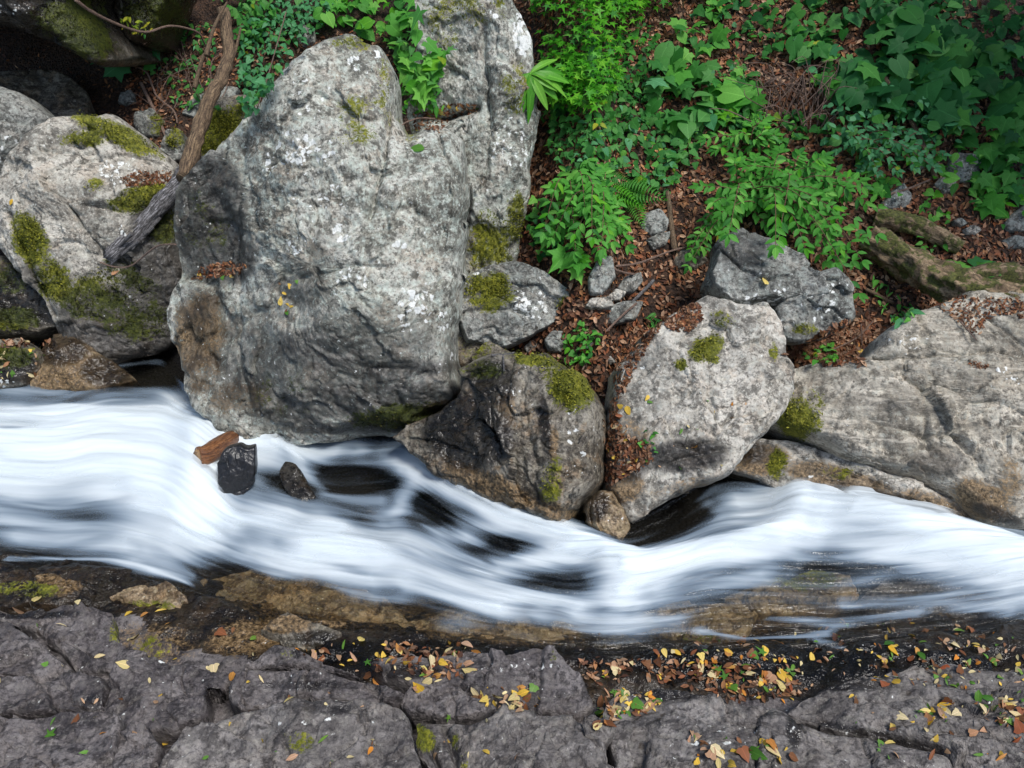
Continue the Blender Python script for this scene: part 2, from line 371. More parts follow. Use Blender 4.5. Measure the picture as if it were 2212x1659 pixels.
# ------------------------------------------------------------------ tubes (branches, logs, stems)
def smooth_line(P, n):
    P = np.asarray(P, float)
    if len(P) < 3: return resample(P, n, False)
    k = len(P); t = np.linspace(0, k-1, n); i = np.clip(t.astype(int), 0, k-2); f = (t-i)[:, None]
    p0 = P[np.maximum(i-1, 0)]; p1 = P[i]; p2 = P[i+1]; p3 = P[np.minimum(i+2, k-1)]
    return .5*(2*p1+(p2-p0)*f+(2*p0-5*p1+4*p2-p3)*f**2+(3*p1-p0-3*p2+p3)*f**3)
def tube_arrays(P, R, sides=8, rough=0.0, seed=0):
    P = np.asarray(P, float); n = len(P); R = np.broadcast_to(np.asarray(R, float), (n,))
    T = np.gradient(P, axis=0); T /= np.linalg.norm(T, axis=1)[:, None]+1e-9
    ref = np.array([.3, .2, .93]); U = np.cross(T, ref); U /= np.linalg.norm(U, axis=1)[:, None]+1e-9; W = np.cross(T, U)
    a = np.linspace(0, 2*np.pi, sides, endpoint=False); s = np.concatenate([[0], np.cumsum(np.linalg.norm(np.diff(P, axis=0), axis=1))])
    D = np.cos(a)[None, :, None]*U[:, None]+np.sin(a)[None, :, None]*W[:, None]
    rr = np.repeat(R[:, None], sides, 1)
    if rough:
        q = np.stack([np.repeat((s/max(R.max(), 1e-3)*.5)[:, None], sides, 1), np.repeat(np.cos(a)[None]*1.6, n, 0), np.repeat(np.sin(a)[None]*1.6, n, 0)], -1)+seed*7.7
        rr = rr*(1+rough*fbm(q, 4, .6)*1.8+rough*.5*ridged(q*np.array([.5, 3, 3]), 3))
    V = (P[:, None]+D*rr[..., None]).reshape(-1, 3)
    uv = np.stack([np.repeat(s[:, None], sides, 1), np.repeat((a/6.283)[None], n, 0)], -1).reshape(-1, 2)
    j = np.arange(sides); jn = (j+1) % sides
    F = np.vstack([np.stack([k*sides+j, k*sides+jn, (k+1)*sides+jn, (k+1)*sides+j], 1) for k in range(n-1)])
    V = np.vstack([V, P[:1], P[-1:]]); uv = np.vstack([uv, uv[:1], uv[-1:]])
    c0, c1 = n*sides, n*sides+1
    caps = np.vstack([np.stack([np.full(sides, c0), jn, j, np.full(sides, c0)], 1), np.stack([np.full(sides, c1), (n-1)*sides+j, (n-1)*sides+jn, np.full(sides, c1)], 1)])
    T3 = np.vstack([F[:, :3], F[:, [0, 2, 3]], caps[:, :3]])
    return V, T3, uv
class Bag:
    def __init__(s): s.V, s.F, s.U, s.C, s.k = [], [], [], [], 0
    def add(s, V, F, U=None, C=None):
        s.V.append(V); s.F.append(np.asarray(F)+s.k); s.k += len(V)
        s.U.append(U if U is not None else np.zeros((len(V), 2)))
        s.C.append(C if C is not None else np.zeros((len(V), 3)))
    def mesh(s, name, mat, base=(0, 0, 0), smooth=True, tint=False):
        V = np.vstack(s.V)-np.asarray(base)
        return make_mesh(name, V, np.vstack(s.F), mat, smooth, None, np.vstack(s.C) if tint else None, np.vstack(s.U))
# ================================================================== materials
M_BOULDER = rock_material('lichen_granite', (.12, .117, .10), (.31, .305, .26), (.52, .51, .455), tint=(.42, .48, .43), tint_amt=.6, lichen_base=.16)
M_PALE = rock_material('pale_granite', (.16, .148, .128), (.39, .365, .315), (.58, .545, .48), tint=(.38, .39, .35), tint_amt=.4, lichen_base=.10, warm=(.45, .37, .29), speck=.5)
M_STRATA = rock_material('banded_pale_granite', (.18, .16, .13), (.43, .39, .315), (.62, .565, .47), tint=(.37, .38, .33), tint_amt=.4, warm=(.45, .38, .29), speck=.45, strata=(.35, .25, .2), lichen_base=.08)
M_BLUE = rock_material('grey_schist', (.085, .085, .078), (.19, .19, .172), (.32, .32, .295), tint=(.27, .30, .275), lichen_base=.18, warm_amt=.2)
M_DARK = rock_material('dark_wet_or_shaded_rock', (.05, .042, .032), (.13, .11, .085), (.27, .25, .21), tint=(.22, .20, .15), warm=(.24, .16, .09), warm_amt=.6, rough=.6)  # also colours the rocks round the hollow dark in place of shade
M_BROWNROCK = rock_material('brown_stream_rock', (.09, .06, .035), (.22, .155, .09), (.36, .27, .17), tint=(.24, .20, .12), warm=(.38, .25, .13), warm_amt=.6, rough=.4, lichen_base=.0)
M_SLAB = rock_material('purple_grey_slab', (.042, .036, .038), (.096, .084, .086), (.185, .167, .165), tint=(.12, .112, .103), tint_amt=.35, warm=(.13, .108, .098), warm_amt=.35, speck=.5, rough=.6, lichen_base=.12, bump=.6)
M_SLABS = rock_material('banded_grey_slab', (.068, .060, .060), (.130, .118, .114), (.235, .217, .208), tint=(.21, .20, .175), tint_amt=.4, warm=(.22, .19, .165), warm_amt=.4, speck=.5, rough=.6, lichen_base=.10, strata=(.2, .5, -.15), bump=.6)
M_BED = rock_material('stream_bed', (.008, .006, .005), (.020, .014, .010), (.050, .036, .024), tint=(.03, .027, .018), warm=(.07, .042, .02), warm_amt=.5, rough=.28, bump=.7)
def soil_material():
    N = NT('leafy_soil'); tc = N.n('ShaderNodeTexCoord'); P = tc.outputs['Object']
    n1 = N.noise(P, 3, 6, .65); n2 = N.noise(P, 26, 5, .7); v = N.n('ShaderNodeTexVoronoi', i_Vector=P, i_Scale=38.0)
    c = N.ramp(n2, [(.34, (.010, .006, .004)), (.5, (.045, .022, .012)), (.68, (.13, .066, .034))])
    c = N.mix(N.ss(n1, .4, .65, 0, .6), c, (.02, .011, .007))
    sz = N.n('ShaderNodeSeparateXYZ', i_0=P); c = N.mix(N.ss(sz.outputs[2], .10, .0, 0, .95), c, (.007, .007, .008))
    bp = N.n('ShaderNodeBump', i_Strength=.9, i_Distance=.04, i_Height=N.math('ADD', n2, v.outputs['Distance']))
    b = N.n('ShaderNodeBsdfPrincipled', i_Base_Color=c, i_Roughness=.9, i_Normal=bp.outputs[0]); N.t.links.new(b.outputs[0], N.out.inputs[0]); return N.m
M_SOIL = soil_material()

# ================================================================== hillside (far bank)
_yx = [-60, -6, -3, -2.2, -1.4, -.8, 0, .45, .68, .95, 1.5, 3, 6, 60]
_yy = [9, 7.0, 6.6, 6.9, 6.8, 6.0, 5.3, 4.6, 4.35, 4.95, 5.1, 4.9, 4.8, 6]
def hill_z(x, y):
    x = np.asarray(x, float); y = np.asarray(y, float)
    t = y-np.interp(x, _yx, _yy)+.33; sp = np.logaddexp(0, 6*t)/6
    sp = np.where(sp > 8, 8+(sp-8)*.3, sp)
    P = np.stack([x, y, x*0], -1)
    return -.32+.87*sp+(fbm(P*.8, 3)*.22+fbm(P*3.0+5, 3)*.06)*sstep(0, 1.2, t)
def grid_axis(lo, hi, step, far_lo, far_hi):
    a = np.arange(lo, hi, step); k = np.array([.15, .4, .9, 1.8, 3.5, 7, 14, 26, 50])
    return np.concatenate([[far_lo], (lo-k[::-1])[(lo-k[::-1]) > far_lo+1] if far_lo < lo else [], a, (hi+k)[(hi+k) < far_hi-1], [far_hi]])
def height_mesh(name, X, Y, zf, mat, masks=None):
    gx, gy = np.meshgrid(X, Y); Z = zf(gx, gy); V = np.stack([gx, gy, Z], -1).reshape(-1, 3)
    nx, ny = len(X), len(Y); i = np.arange(ny-1)[:, None]*nx+np.arange(nx-1)[None]; i = i.ravel()
    F = np.stack([i, i+1, i+nx+1, i+nx], 1); return V, F
X = grid_axis(-6.5, 6.5, .035, -70, 70); Y = np.concatenate([np.arange(3.2, 10.5, .035), 10.5+np.array([.1, .3, .7, 1.5, 3, 6, 12, 25, 50, 80])])
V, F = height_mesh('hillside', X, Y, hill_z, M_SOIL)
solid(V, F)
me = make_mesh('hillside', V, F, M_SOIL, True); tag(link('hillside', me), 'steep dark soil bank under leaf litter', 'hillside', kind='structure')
def t_hit(px, py):
    d = rays(px, py); s = np.linspace(3.5, 40, 3000); p = CAMP+s[:, None]*d
    k = np.argmax(p[:, 2] < hill_z(p[:, 0], p[:, 1])); return p[k]

# ================================================================== stream lines
FAR = np.array([(-1400, 800), (-300, 815), (0, 835), (130, 842), (220, 800), (370, 790), (410, 870), (520, 925), (640, 950), (880, 955), (980, 1040), (1080, 1100), (1230, 1150), (1340, 1165), (1440, 1120), (1560, 1055), (1680, 1065), (1800, 1080), (2000, 1110), (2212, 1150), (2500, 1180), (3600, 1200)], float)
NEAR = np.array([(-1400, 1180), (-300, 1205), (0, 1225), (250, 1245), (450, 1300), (600, 1350), (800, 1390), (1000, 1410), (1200, 1425), (1400, 1420), (1600, 1430), (1800, 1420), (2000, 1390), (2212, 1350), (2500, 1330), (3600, 1300)], float)
_n3 = at_z(NEAR[:, 0], NEAR[:, 1], 0.0)
def near_y(x): return np.interp(x, _n3[:, 0], _n3[:, 1])
def bed_z(x, y):
    x = np.asarray(x, float); y = np.asarray(y, float); t = near_y(x)-y
    P = np.stack([x, y, x*0], -1)
    z = np.where(t > 0, .02+.075*np.clip(t-.12, 0, 1.2), .02+.55*t); z = np.maximum(z, -.38)
    z = z+fbm(P*2.2, 4, .6)*.07+ridged(P*np.array([2.0, 5.0, 1])+3, 3)*.035
    wp = np.stack([fbm(P*1.7+4, 3), fbm(P*1.7+8, 3)], -1); fv, fe = facets((P[..., :2]*np.array([2.6, 4.2])+wp).reshape(-1, 2), 3); fv2, _ = facets((P[..., :2]*np.array([8, 11])+wp*2).reshape(-1, 2), 4); z = z+fv.reshape(x.shape)*.13+fv2.reshape(x.shape)*.05
    up = np.clip(1.75-y, 0, 1.75); return z+up*.85+np.clip(-y-2, 0, 50)*.08
X = grid_axis(-4.2, 4.2, .022, -70, 70); Y = np.concatenate([[-60, -40, -25, -14, -8, -4, -2, -1, -.3, .3, .8, 1.2, 1.5], np.arange(1.7, 6.6, .022), [6.8, 7.4, 8.0]])
V, F = height_mesh('bedrock', X, Y, bed_z, M_BED)
# the bed dives under the far bank
V[:, 2] -= np.where(V[:, 1] > 3.6, np.clip((V[:, 1]-np.interp(V[:, 0], _yx, _yy)-.1)*2, 0, 30), 0)
solid(V, F)
u_, v_ = proj(V)
fade = np.where(V[:, 1] < 1.6, 0.0, 1)
mk = paint(V, [('brown', 750, 1290, 260, 70, .7), ('brown', 1150, 1340, 300, 60, .7), ('brown', 1500, 1340, 250, 60, .6), ('brown', 1950, 1290, 300, 60, .5), ('moss', 330, 1400, 60, 30, .3), ('brown', 330, 1400, 120, 60, .45), ('brown', 560, 1380, 140, 50, .7), ('moss', 1550, 1270, 90, 30, .6), ('moss', 1700, 1250, 80, 20, .6), ('wet', 900, 1420, 400, 40, .8), ('wet', 1700, 1420, 500, 60, .8)])
for k in mk: mk[k] = mk[k]*fade
me = make_mesh('bedrock', V, F, M_BED, True, mk); me.materials.append(M_SLAB)
ctr_ = V[F].mean(1); tt = near_y(ctr_[:, 0])-ctr_[:, 1]+.16*fbm(ctr_*np.array([2.5, 2.5, 0]), 4)
me.polygons.foreach_set('material_index', (tt > .33).astype(np.int32)); me.update()
BEDROCK = tag(link('bedrock', me), 'dark wet bedrock along the near side of the stream', 'bedrock', kind='structure')

# ================================================================== water
def build_water():
    nu, nv = 900, 210
    pu = np.linspace(-1200, 3300, nu); vv = np.linspace(0, 1, nv)
    sx = np.array([np.interp(pu, FAR[:, 0], FAR[:, 1]), np.interp(pu, NEAR[:, 0], NEAR[:, 1])])
    ker = np.ones(15)/15; pad = lambda a: np.convolve(np.pad(a, 7, 'edge'), ker, 'valid')
    fy, ny_ = pad(sx[0])-34, pad(sx[1])+16
    PX = np.repeat(pu[None], nv, 0); PY = fy[None]+(ny_-fy)[None]*vv[:, None]
    XY = at_z(PX, PY, 0.0)
    px, py = PX.ravel(), PY.ravel(); W = XY.reshape(-1, 3)
    Q = np.stack([px, py], -1)
    # heights: the white tongues ride high, the glides between them sag
    hb = np.zeros(len(W))
    def bump(line, wd, h):
        nonlocal hb; hb = hb+h*np.exp(-(seg_dist(Q, line)/wd)**2)
    bump([(1740, 1090), (1900, 1140), (2212, 1240), (2600, 1330)], 65, .13); bump([(1310, 1235), (1500, 1205), (1700, 1150)], 45, .06)
    bump([(900, 985), (1050, 1090), (1250, 1180), (1330, 1240)], 45, .05); bump([(-400, 960), (200, 1000), (420, 1000)], 90, .10)
    bump([(520, 930), (600, 970)], 40, .10); bump([(1440, 1120), (1380, 1150)], 50, -.05); bump([(440, 960), (430, 1060)], 50, .09); bump([(300, 1080), (460, 1090)], 40, .04); bump([(550, 1090), (620, 1110)], 30, .03)
    bump([(700, 1020), (830, 1110)], 50, -.05); bump([(560, 1150), (800, 1190), (1000, 1280), (1200, 1330)], 40, .035)
    fl = np.stack([px/420.0, np.repeat(vv[:, None], nu, 1).ravel()*6, px*0], -1)
    hb = hb+.020*fbm(fl*np.array([1.4, 2.0, 1]), 4)+.010*fbm(fl*np.array([2, 5, 1])+7, 3)
    W = W+np.array([0, 0, 1])*hb[:, None]+np.array([0, 0, .012])
    # foam density: tongues of broken water
    f = np.zeros(len(W))
    QW = Q+np.stack([fbm(fl*np.array([1.2, 2, 1]))*40, fbm(fl*np.array([1.2, 2, 1])+40)*30], -1)
    def st(line, wd, s):
        nonlocal f
        L = resample(line, 24, False); seg = np.full(len(W), 1e9); best = np.zeros(len(W)); m = (np.abs(QW[:, 0]-L[:, 0].mean()) < np.ptp(L[:, 0])/2+wd*3)
        d = seg_dist(QW[m], L); end = np.minimum(np.linalg.norm(QW[m]-L[0], axis=1), np.linalg.norm(QW[m]-L[-1], axis=1))
        add = s*np.exp(-(d/wd)**2)*np.clip(.35+end/(wd*2.2), 0, 1)
        f[m] = 1.1-(1.1-f[m])*(1.1-np.clip(add, 0, 1.08))/1.1
    st([(-1200, 930), (-300, 940), (100, 965), (420, 985)], 95, 1.0); st([(-1200, 1060), (-200, 1050), (150, 1040), (420, 1060)], 50, .70)
    st([(60, 890), (300, 930), (480, 960)], 55, .82); st([(395, 865), (440, 890), (540, 945), (620, 985)], 38, 1.0); st([(450, 960), (420, 1040), (360, 1130)], 100, 1.08); st([(460, 1000), (440, 1090), (400, 1170)], 45, .9); st([(250, 960), (430, 990)], 80, 1.05)
    st([(-1200, 1140), (0, 1120), (200, 1150), (420, 1150)], 40, .45); st([(0, 1165), (300, 1185)], 28, .45)
    st([(440, 1130), (640, 1125), (800, 1170)], 46, .80); st([(600, 1180), (780, 1200), (900, 1250), (1020, 1300), (1150, 1335)], 42, .72); st([(480, 1180), (700, 1215), (860, 1270)], 36, .62)
    st([(560, 980), (640, 985), (760, 965)], 26, .62); st([(800, 970), (900, 995), (960, 1045)], 42, .72); st([(620, 985), (700, 1060), (850, 1080)], 18, .55)
    st([(930, 1000), (1050, 1095), (1200, 1160), (1330, 1220), (1420, 1235)], 40, .92); st([(860, 1010), (880, 1080), (840, 1130)], 26, .62)
    st([(960, 1150), (1120, 1140), (1230, 1180)], 30, .6); st([(820, 1160), (960, 1200), (1120, 1290), (1300, 1330)], 38, .66)
    st([(1040, 1230), (1150, 1215), (1300, 1205)], 22, .7); st([(1320, 1250), (1420, 1232), (1560, 1200), (1740, 1150)], 48, .95); st([(1330, 1250), (1360, 1320)], 38, .92)
    st([(1380, 1300), (1550, 1270), (1700, 1230)], 34, .52); st([(1550, 1075), (1640, 1070), (1760, 1085)], 34, .78); st([(1560, 1130), (1680, 1120), (1760, 1120)], 28, .55)
    st([(1760, 1085), (1880, 1120), (2050, 1180), (2212, 1245), (2500, 1310), (3200, 1330)], 62, 1.08); st([(2030, 1160), (2212, 1210)], 50, .8)
    st([(1640, 1180), (1800, 1165), (2000, 1230), (2212, 1290)], 34, .58); st([(1200, 1330), (1330, 1350), (1500, 1345)], 30, .46)
    st([(220, 795), (300, 775), (370, 770)], 20, .5); st([(560, 1260), (680, 1225), (800, 1300)], 26, .28); st([(900, 1360), (1050, 1345)], 26, .22)
    st([(1500, 1370), (1620, 1390), (1800, 1370)], 8, .42); st([(1640, 1340), (1800, 1350), (2000, 1320)], 12, .40); st([(1800, 1300), (2000, 1300), (2212, 1330)], 16, .40); st([(1760, 1390), (1900, 1410)], 10, .4)
    st([(0, 1207), (300, 1222), (420, 1260)], 7, .5); st([(240, 1260), (330, 1290), (360, 1320)], 6, .4)
    dk = np.zeros(len(W))
    def hole(x, y, rx, ry, s, a=0):
        nonlocal dk; a = math.radians(a); du, dv = px-x, py-y
        dk = np.maximum(dk, s*.78*np.exp(-(((du*math.cos(a)+dv*math.sin(a))/rx)**2+((-du*math.sin(a)+dv*math.cos(a))/ry)**2)))
    hole(730, 1018, 60, 16, .72, 8); hole(640, 1050, 28, 55, .95, -25); hole(790, 1125, 60, 16, .5, 10); hole(850, 975, 45, 16, .5, 15); hole(960, 1130, 70, 16, .5, 5)
    hole(1450, 1115, 70, 34, .9, -10); hole(1100, 1185, 90, 16, .6, 0); hole(1180, 1265, 110, 18, .55, -5); hole(1600, 1150, 60, 12, .45, -10); hole(1620, 1230, 120, 10, .5, -12)
    hole(150, 870, 170, 14, .6, 2); hole(30, 948, 50, 9, .5); hole(150, 1095, 120, 8, .45); hole(300, 815, 140, 24, .85); hole(1010, 1250, 60, 10, .4, 20); hole(760, 1235, 70, 10, .4, 15); hole(520, 1075, 40, 20, .5)
    hole(2140, 1150, 70, 14, .6, 10); hole(1030, 1225, 80, 12, .45, 12)
    vvv = np.repeat(vv[:, None], nu, 1).ravel()
    f = np.maximum(f, .22*sstep(.03, .15, vvv)*sstep(.97, .62, vvv))
    f = f*(1-dk)
    # sheets spilling over submerged ledges: crisp downstream edges
    f = np.clip(f, 0, 1.1)
    edge = np.repeat(np.minimum(vv/.07, (1-vv)/.05)[:, None], nu, 1).ravel(); f = f*np.clip(edge, 0, 1)
    i = (np.arange(nv-1)[:, None]*nu+np.arange(nu-1)[None]).ravel()
    F = np.stack([i, i+nu, i+nu+1, i+1], 1)
    uv = fl[:, :2]
    N = NT('rushing_water'); fo = N.attr('foam'); fw = N.attr('flow', 'Vector')
    mp = N.n('ShaderNodeMapping', i_Vector=fw); mp.inputs['Scale'].default_value = (1.0, 1.7, 1)
    n1 = N.noise(mp.outputs[0], 1.25, 2, .5, .7)
    mp2 = N.n('ShaderNodeMapping', i_Vector=fw); mp2.inputs['Scale'].default_value = (.9, 4.2, 1); mp2.inputs['Rotation'].default_value = (0, 0, .06); n2 = N.noise(mp2.outputs[0], 1.3, 2, .5, .5)
    mod = N.math('ADD', N.math('MULTIPLY', N.math('SUBTRACT', n1, .5), 1.5), N.math('MULTIPLY', N.math('SUBTRACT', n2, .5), .34))
    a = N.math('ADD', fo, N.math('MULTIPLY', mod, N.math('SUBTRACT', 1.1, N.math('MULTIPLY', fo, .8))))
    a = N.ss(N.math('MULTIPLY', a, N.ss(fo, .0, .30)), .02, 1.08)
    a = N.math('MULTIPLY', a, .97)
    foam = N.n('ShaderNodeBsdfDiffuse', i_Color=N.mix(N.ss(a, .25, .95), (.52, .68, .86), (.86, .94, .985))); tl = N.n('ShaderNodeBsdfTranslucent', i_Color=(.72, .86, .97))
    foams = N.n('ShaderNodeMixShader', i_0=.25, i_1=foam.outputs[0], i_2=tl.outputs[0])
    wmp = N.n('ShaderNodeMapping', i_Vector=fw); wmp.inputs['Scale'].default_value = (2.2, 5, 1); wv = N.noise(wmp.outputs[0], 2.2, 4, .6, 1.0)
    bp = N.n('ShaderNodeBump', i_Strength=.35, i_Distance=.12, i_Height=wv)
    tr = N.n('ShaderNodeBsdfTransparent', i_Color=(.80, .78, .70)); gl = N.n('ShaderNodeBsdfGlossy', i_Color=(1, 1, 1), i_Roughness=.12, i_Normal=bp.outputs[0])
    fr = N.n('ShaderNodeFresnel', i_IOR=1.33, i_Normal=bp.outputs[0])
    wat = N.n('ShaderNodeMixShader', i_0=N.math('MULTIPLY', fr.outputs[0], 1.0, clamp=True), i_1=tr.outputs[0], i_2=gl.outputs[0])
    mx = N.n('ShaderNodeMixShader', i_0=a, i_1=wat.outputs[0], i_2=foams.outputs[0]); N.t.links.new(mx.outputs[0], N.out.inputs[0])
    me = make_mesh('stream_water', W, F, N.m, True, {'foam': f}, None, uv)
    o = tag(link('stream_water', me), 'white silky water rushing down the stream', 'water', kind='structure')
    # thin veil of spray riding over the tongues
    f2 = sstep(.55, 1.05, f)*.75; fade = sstep(.25, .5, f2)
    keep = (f2[F].max(1) > .03); V2 = W+np.array([0, 0, 1])*(.004+.055*f2+.02*fbm(fl*np.array([3, 4, 1])+3, 3)*f2)[:, None]
    N = NT('spray_veil'); fo = N.attr('foam'); fw = N.attr('flow', 'Vector')
    mp = N.n('ShaderNodeMapping', i_Vector=fw); mp.inputs['Scale'].default_value = (.9, 2.2, 1); n1 = N.noise(mp.outputs[0], 1.3, 2, .45, .6)
    a = N.math('MULTIPLY', N.ss(N.math('ADD', fo, N.math('MULTIPLY', N.math('SUBTRACT', n1, .5), 1.0)), .15, .95), N.ss(fo, 0, .25)); a = N.math('MULTIPLY', a, .8)
    d = N.n('ShaderNodeBsdfDiffuse', i_Color=(.84, .93, .985)); t2 = N.n('ShaderNodeBsdfTransparent')
    mx = N.n('ShaderNodeMixShader', i_0=a, i_1=t2.outputs[0], i_2=d.outputs[0]); N.t.links.new(mx.outputs[0], N.out.inputs[0])
    F2 = F[keep]; us, inv = np.unique(F2, return_inverse=True)
    me2 = make_mesh('spray_veil', V2[us], inv.reshape(F2.shape), N.m, True, {'foam': f2[us]}, None, uv[us]); link('spray_veil', me2, o)
    return o
WATER = build_water()
# ================================================================== boulders of the far bank
A0 = at_z(700., 940., -.12)
rock('boulder', [(640, 128), (700, 88), (760, 76), (825, 100), (850, 160), (852, 262), (880, 292), (950, 268), (1000, 300), (1012, 420), (1006, 550), (1000, 640), (985, 740), (998, 800), (1013, 828), (990, 870), (900, 928), (780, 944), (600, 942), (520, 912), (450, 872), (400, 812), (372, 740), (362, 680), (376, 632), (392, 600), (388, 560), (378, 480), (384, 402), (430, 342), (530, 268), (590, 195)],
     A0, 18, M_BOULDER, 'huge grey lichen-spotted boulder standing in the stream with undercut foot', front=.26, back=.9, edge=.19, n=420, rings=110, seed=1, wob=.03,
     ctrl=[(450, 480, -.28), (470, 545, -.38), (450, 400, -.20), (515, 500, -.25), (512, 565, -.30), (410, 440, -.15), (500, 420, -.15), (548, 400, .16), (552, 560, .16), (545, 300, .06), (590, 480, .22), (470, 592, -.05), (440, 640, .22), (500, 640, .25), (420, 760, .16), (540, 700, .26), (540, 840, .30), (700, 300, .20), (800, 200, .06), (760, 120, -.08), (760, 500, .36), (900, 500, .30), (655, 610, .26), (640, 700, .38), (850, 650, .38), (760, 780, .46), (880, 838, .56), (700, 872, .48), (970, 826, .38), (880, 890, .16), (780, 922, .05), (960, 870, .02), (970, 500, .15), (960, 700, .25), (900, 350, .12), (870, 300, -.05), (836, 300, .12), (930, 330, .05)],
     cracks=[([(850, 160), (851, 262), (848, 340), (836, 420), (820, 470)], .025, .10), ([(538, 300), (536, 420), (532, 560), (540, 640), (546, 760), (590, 860)], .03, .035), ([(860, 560), (790, 566), (690, 590)], .02, .03), ([(690, 790), (780, 850), (850, 900)], .03, .03), ([(1000, 640), (900, 690), (800, 700)], .02, .02), ([(950, 280), (960, 340), (990, 380)], .02, .04), ([(700, 700), (820, 760), (960, 770)], .035, .03)],
     c=.045, dabs=[('wet', 690, 800, 360, 150, .46), ('wet', 780, 860, 280, 60, .6, -4), ('wet', 560, 760, 60, 120, .4), ('wet', 455, 470, 85, 150, 1.1), ('wet', 500, 560, 60, 60, .9), ('moss', 450, 480, 60, 90, .22), ('brown', 430, 720, 62, 110, .85), ('wet', 430, 660, 60, 70, .4), ('brown', 440, 800, 60, 70, .5), ('brown', 510, 860, 90, 50, .5), ('wet', 655, 620, 80, 70, .42), ('wet', 700, 760, 160, 70, .55, 10), ('wet', 860, 800, 160, 28, .65, -4), ('wet', 690, 540, 60, 70, .28), ('wet', 620, 900, 130, 26, .5, 10),  # wet dabs in the left recess paint its facet as shaded
           ('moss', 850, 900, 110, 30, .8, -8), ('brown', 930, 890, 60, 24, .75, -12), ('wet', 850, 905, 140, 30, .9, -8), ('wet', 700, 925, 110, 16, .7), ('moss', 620, 850, 80, 60, .2), ('moss', 790, 250, 70, 60, .32), ('moss', 760, 92, 60, 20, .5), ('moss', 830, 180, 20, 60, .4), ('moss', 760, 290, 60, 30, .34), ('moss', 890, 280, 20, 30, .5),  # dark dabs along the moss paint the shade of the undercut foot
           ('lichen', 640, 320, 60, 50, .9), ('lichen', 600, 350, 40, 30, .7), ('lichen', 700, 330, 40, 30, .7), ('lichen', 740, 500, 26, 26, 1.0), ('lichen', 865, 530, 26, 14, 1.2), ('lichen', 640, 530, 26, 30, .8), ('lichen', 770, 600, 46, 26, .55), ('lichen', 900, 660, 40, 60, .95), ('lichen', 880, 700, 26, 30, .9), ('lichen', 960, 690, 16, 30, .8), ('lichen', 690, 420, 90, 50, .35), ('lichen', 860, 420, 60, 40, .3), ('lichen', 800, 130, 60, 26, .7), ('lichen', 650, 200, 60, 60, .4), ('lichen', 980, 770, 14, 14, 1.0)])
B0 = at_y(1080., 620., 6.25)
rock('boulder', [(905, 60), (895, -10), (920, -60), (1000, -90), (1080, -40), (1110, 15), (1140, 60), (1156, 130), (1150, 180), (1166, 230), (1160, 300), (1148, 400), (1130, 480), (1118, 560), (1100, 640), (1030, 690), (960, 640), (930, 520), (905, 380), (880, 250), (895, 150)],
     B0, 16, M_BOULDER, 'tall grey rock pillar with white patch and fern, behind the huge boulder', front=.2, back=.8, edge=.15, n=340, rings=80, seed=2, wob=.03,
     ctrl=[(1000, 60, .12), (1060, 200, .16), (960, 150, -.05), (960, 240, -.16), (1060, 340, .14), (1120, 150, .0), (1060, 480, .10), (1060, 580, .02), (1130, 300, -.02), (930, 90, -.06)],
     cracks=[([(1052, 60), (1050, 200), (1062, 300), (1040, 400), (1010, 460)], .025, .06), ([(1125, 40), (1118, 150)], .02, .03), ([(905, 250), (960, 262), (1030, 240)], .03, .12)],
     dabs=[('moss', 1010, 20, 110, 40, .45), ('moss', 1115, 190, 40, 60, .45), ('brown', 1140, 190, 20, 30, .6), ('moss', 1115, 470, 24, 60, .75), ('moss', 1060, 540, 60, 90, .55), ('brown', 1040, 520, 40, 60, .5), ('lichen', 1128, 75, 22, 50, 2.2, -8), ('lichen', 1065, 36, 14, 10, 1.6), ('lichen', 1100, 300, 50, 100, .4), ('lichen', 1000, 420, 60, 60, .35), ('wet', 1010, 440, 14, 60, .7), ('moss', 960, 60, 40, 60, .35), ('lichen', 1130, 330, 16, 40, .8), ('lichen', 1060, 560, 40, 50, .7)])
rock('boulder', [(985, 640), (1000, 600), (1060, 572), (1118, 565), (1180, 590), (1215, 620), (1262, 650), (1268, 672), (1225, 692), (1140, 738), (1085, 757), (1000, 745), (985, 700)],
     at_y(1085., 757., 5.55), 32, M_BLUE, 'wedge-shaped grey rock, brown moss on top, under the tall rock pillar', yaw=8, front=.12, back=.4, edge=.04, power=1.25, cuts=3, n=260, rings=54, seed=3, wob=.02,
     c=.03, ctrl=[(1060, 590, -.08), (1060, 630, -.02), (1010, 676, .08), (1100, 676, .16), (1200, 640, .06), (1180, 690, .04), (1080, 735, .0), (1230, 660, .0)], cracks=[([(990, 680), (1100, 678), (1130, 690)], .02, .04)],
     dabs=[('moss', 1050, 630, 70, 46, .75), ('brown', 1040, 640, 70, 40, .5), ('moss', 1230, 660, 40, 26, .75), ('lichen', 1150, 660, 50, 40, .8), ('lichen', 1020, 600, 20, 20, .8)])
rock('boulder', [(975, 690), (1040, 720), (1095, 755), (1120, 780), (1080, 800), (1000, 800), (970, 760)], at_y(1040., 790., 5.45), 30, M_DARK, 'dark shaded rock wedged under the mossy grey wedge', front=.1, back=.4, edge=.08, n=120, rings=26, seed=4, dabs=[('moss', 1040, 750, 60, 40, .4)])
